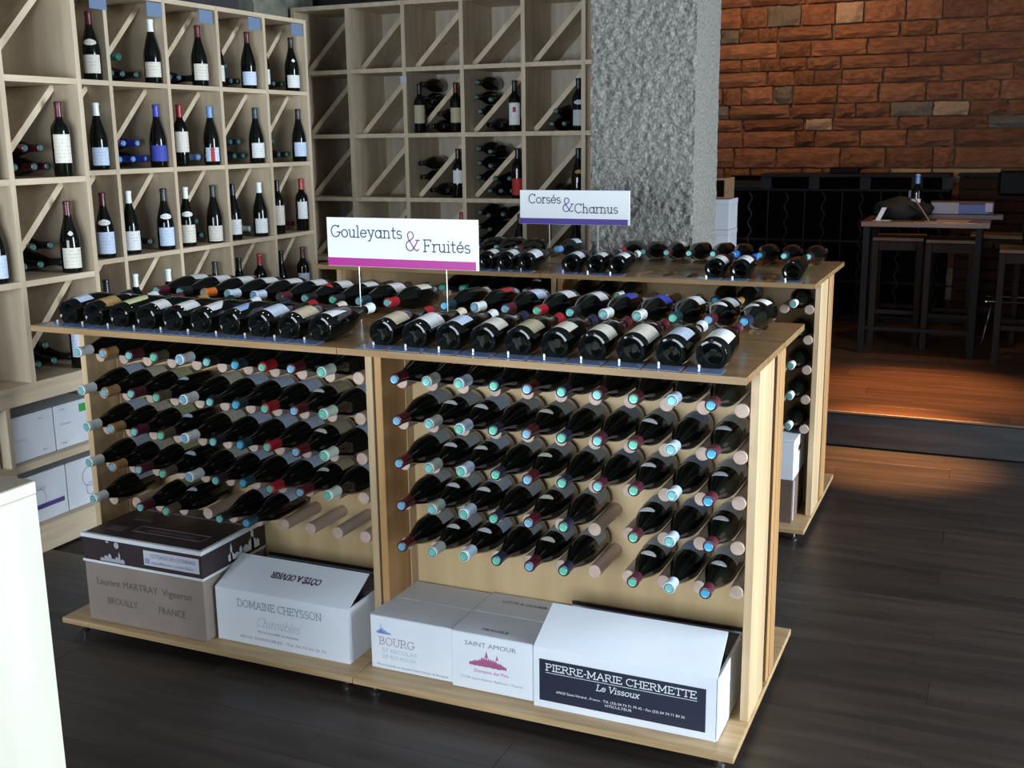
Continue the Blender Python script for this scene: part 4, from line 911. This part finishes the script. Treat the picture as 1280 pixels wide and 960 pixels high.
t = thing('upright_card', 'pale blue printed card standing against the bottle on the tall table', 'card', (-.065, 5.44, TZ)); q = link('card_face', box(0, .045, 0, .005, 0, .19, .001), t, mt=mat('card_blue', (.22, .26, .38), .5)); q.rotation_euler = (-.05, 0, .2); link('card_print', box(.006, .040, -.0012, -.0002, .015, .07, 0), q, mt=mat('card_pink', (.30, .12, .16), .5))
t = thing('leaflet', 'open white leaflet standing folded at the front of the tall table', 'leaflet', (-.27, 5.20, TZ+.001)); link('page', slab([(0, 0, 0), (.11, -.01, 0), (.12, .05, .003), (.02, .07, .003)], .001), t, mt=wcard2); link('page', slab([(.02, .02, .002), (.05, .02, .002), (.085, .06, .085), (.055, .06, .085)], .001), t, mt=wcard2)
t = thing('long_box', 'blue and white printed box lying on the right of the tall table', 'box', (.075, 5.50, TZ)); link('box_body', box(0, .40, 0, .14, .03, .115, .002), t, mt=mat('maroon_card', (.05, .012, .02), .5)); link('white_panel', box(.01, .18, -.002, 0, .035, .108, 0), t, mt=mat('panel_white', (.30, .32, .40), .5)); link('blue_panel', box(.182, .37, -.002, 0, .038, .095, 0), t, mt=mat('panel_blue', (.09, .13, .40), .5)); link('end_panel', box(.345, .39, -.003, -.001, .05, .108, 0), t, mt=mat('panel_lilac', (.45, .40, .60), .5))
link('box_tray', box(-.01, .46, -.02, .15, .0, .028, .002), t, mt=mat('tray_grey', (.13, .11, .13), .5))
tag(link('kraft_folder', slab([(.06, 5.20, TZ+.004), (.33, 5.20, TZ+.004), (.36, 5.36, TZ+.004), (.10, 5.36, TZ+.004)], .003), mt=mat('folder_kraft', (.36, .22, .12), .6)), 'flat kraft paper folder on the front right of the tall table', 'folder')
t = thing('leaning_stick', 'thin pale stick leaning against the bottle on the tall table', 'stick', (.0, 5.3, TZ)); link('shaft', tube([(.09, -.09, .006), (-.015, .03, .14)], .005, 6), t, mt=mat('stick_wood', (.25, .18, .13), .5))
# stools
sw = noisy('stool_wood', (.022, .014, .010), (.034, .022, .015), (9, 9, 1), 3, .65, spec=.25); seatw = noisy('stool_seat', (.15, .085, .042), (.22, .125, .065), (1, 9, 9), 3, .55)
def stool(x, y, label, h=.76, w=.34, rz=0):
    t = thing('bar_stool', label, 'stool', (x, y, PZ), rz, 'wooden bar stools round the tall table'); a = w/2
    link('seat', box(-a, a, -a, a, h-.025, h, .004), t, mt=seatw)
    for sx in (-1, 1):
        for sy in (-1, 1): link('leg', box(sx*(a-.02)-.02, sx*(a-.02)+.02, sy*(a-.02)-.02, sy*(a-.02)+.02, 0, h-.026, .002), t, mt=sw)
    for sx in (-1, 1):
        link('rail', box(-a+.042, a-.042, sx*(a-.02)-.012, sx*(a-.02)+.012, h-.09, h-.03, .001), t, mt=sw); link('rail', box(-a+.042, a-.042, sx*(a-.02)-.012, sx*(a-.02)+.012, .22, .25, .001), t, mt=sw)
        link('rail', box(sx*(a-.02)-.012, sx*(a-.02)+.012, -a+.042, a-.042, .30, .33, .001), t, mt=sw)
stool(-.125, 5.72, 'dark wooden stool tucked behind the left half of the tall table')
stool(.235, 5.62, 'wooden stool with lit seat tucked behind the right half of the tall table')
stool(.50, 6.05, 'wooden stool standing behind the right end of the tall table')
stool(.70, 5.25, 'wooden stool cut by the right edge of the frame', .74)
# swivel chair with chrome legs
t = thing('office_chair', 'black-backed chair with thin chrome legs at the right edge of the platform', 'chair', (.66, 6.0, PZ))
blk = MATS['black_plastic']; chrome = mat('chrome', (.6, .6, .6), .15, 1)
link('backrest', box(-.18, .24, .14, .19, 1.02, 1.20, .02), t, mt=blk); link('seat', box(-.18, .22, -.20, .16, .66, .72, .015), t, mt=blk); link('spine', box(.0, .05, .165, .19, .70, 1.03, .004), t, mt=blk)
for x0, x1, y in ((-.15, -.20, -.18), (.20, .25, -.18), (-.15, -.20, .14), (.20, .25, .14)): link('leg', tube([(x0*.55, y*.6, .66), (x1, y, .0)], .009, 8), t, mt=chrome)
link('foot_ring', tube([(-.19, -.16, .30), (.24, -.16, .30), (.24, .13, .30), (-.19, .13, .30), (-.19, -.16, .30)], .007, 8), t, mt=chrome)
# slatted crate pile behind the table
t = thing('slatted_cabinet', 'low cabinet of reddish horizontal slats against the brick wall', 'cabinet', (.20, 6.75, PZ))
for k in range(12): link('slat', box(0, .75, 0, .02, .08+k*.088, .08+k*.088+.07, .002), t, mt=noisy('dull_red_slat', (.03, .013, .008), (.05, .021, .012), (1, 9, 9), 3, .8, spec=.2))
for x in (0, .36, .71): link('post', box(x, x+.04, .021, .06, 0, 1.14, .002), t, mt=dwood)
link('cabinet_top', box(-.01, .76, -.01, .20, 1.141, 1.16, .002), t, mt=dwood)
link('back_panel', box(0, .75, .17, .19, 0, 1.14, 0), t, mt=dwood)
print('BOTTLES', NB[0], 'OBJECTS', len(bpy.data.objects))
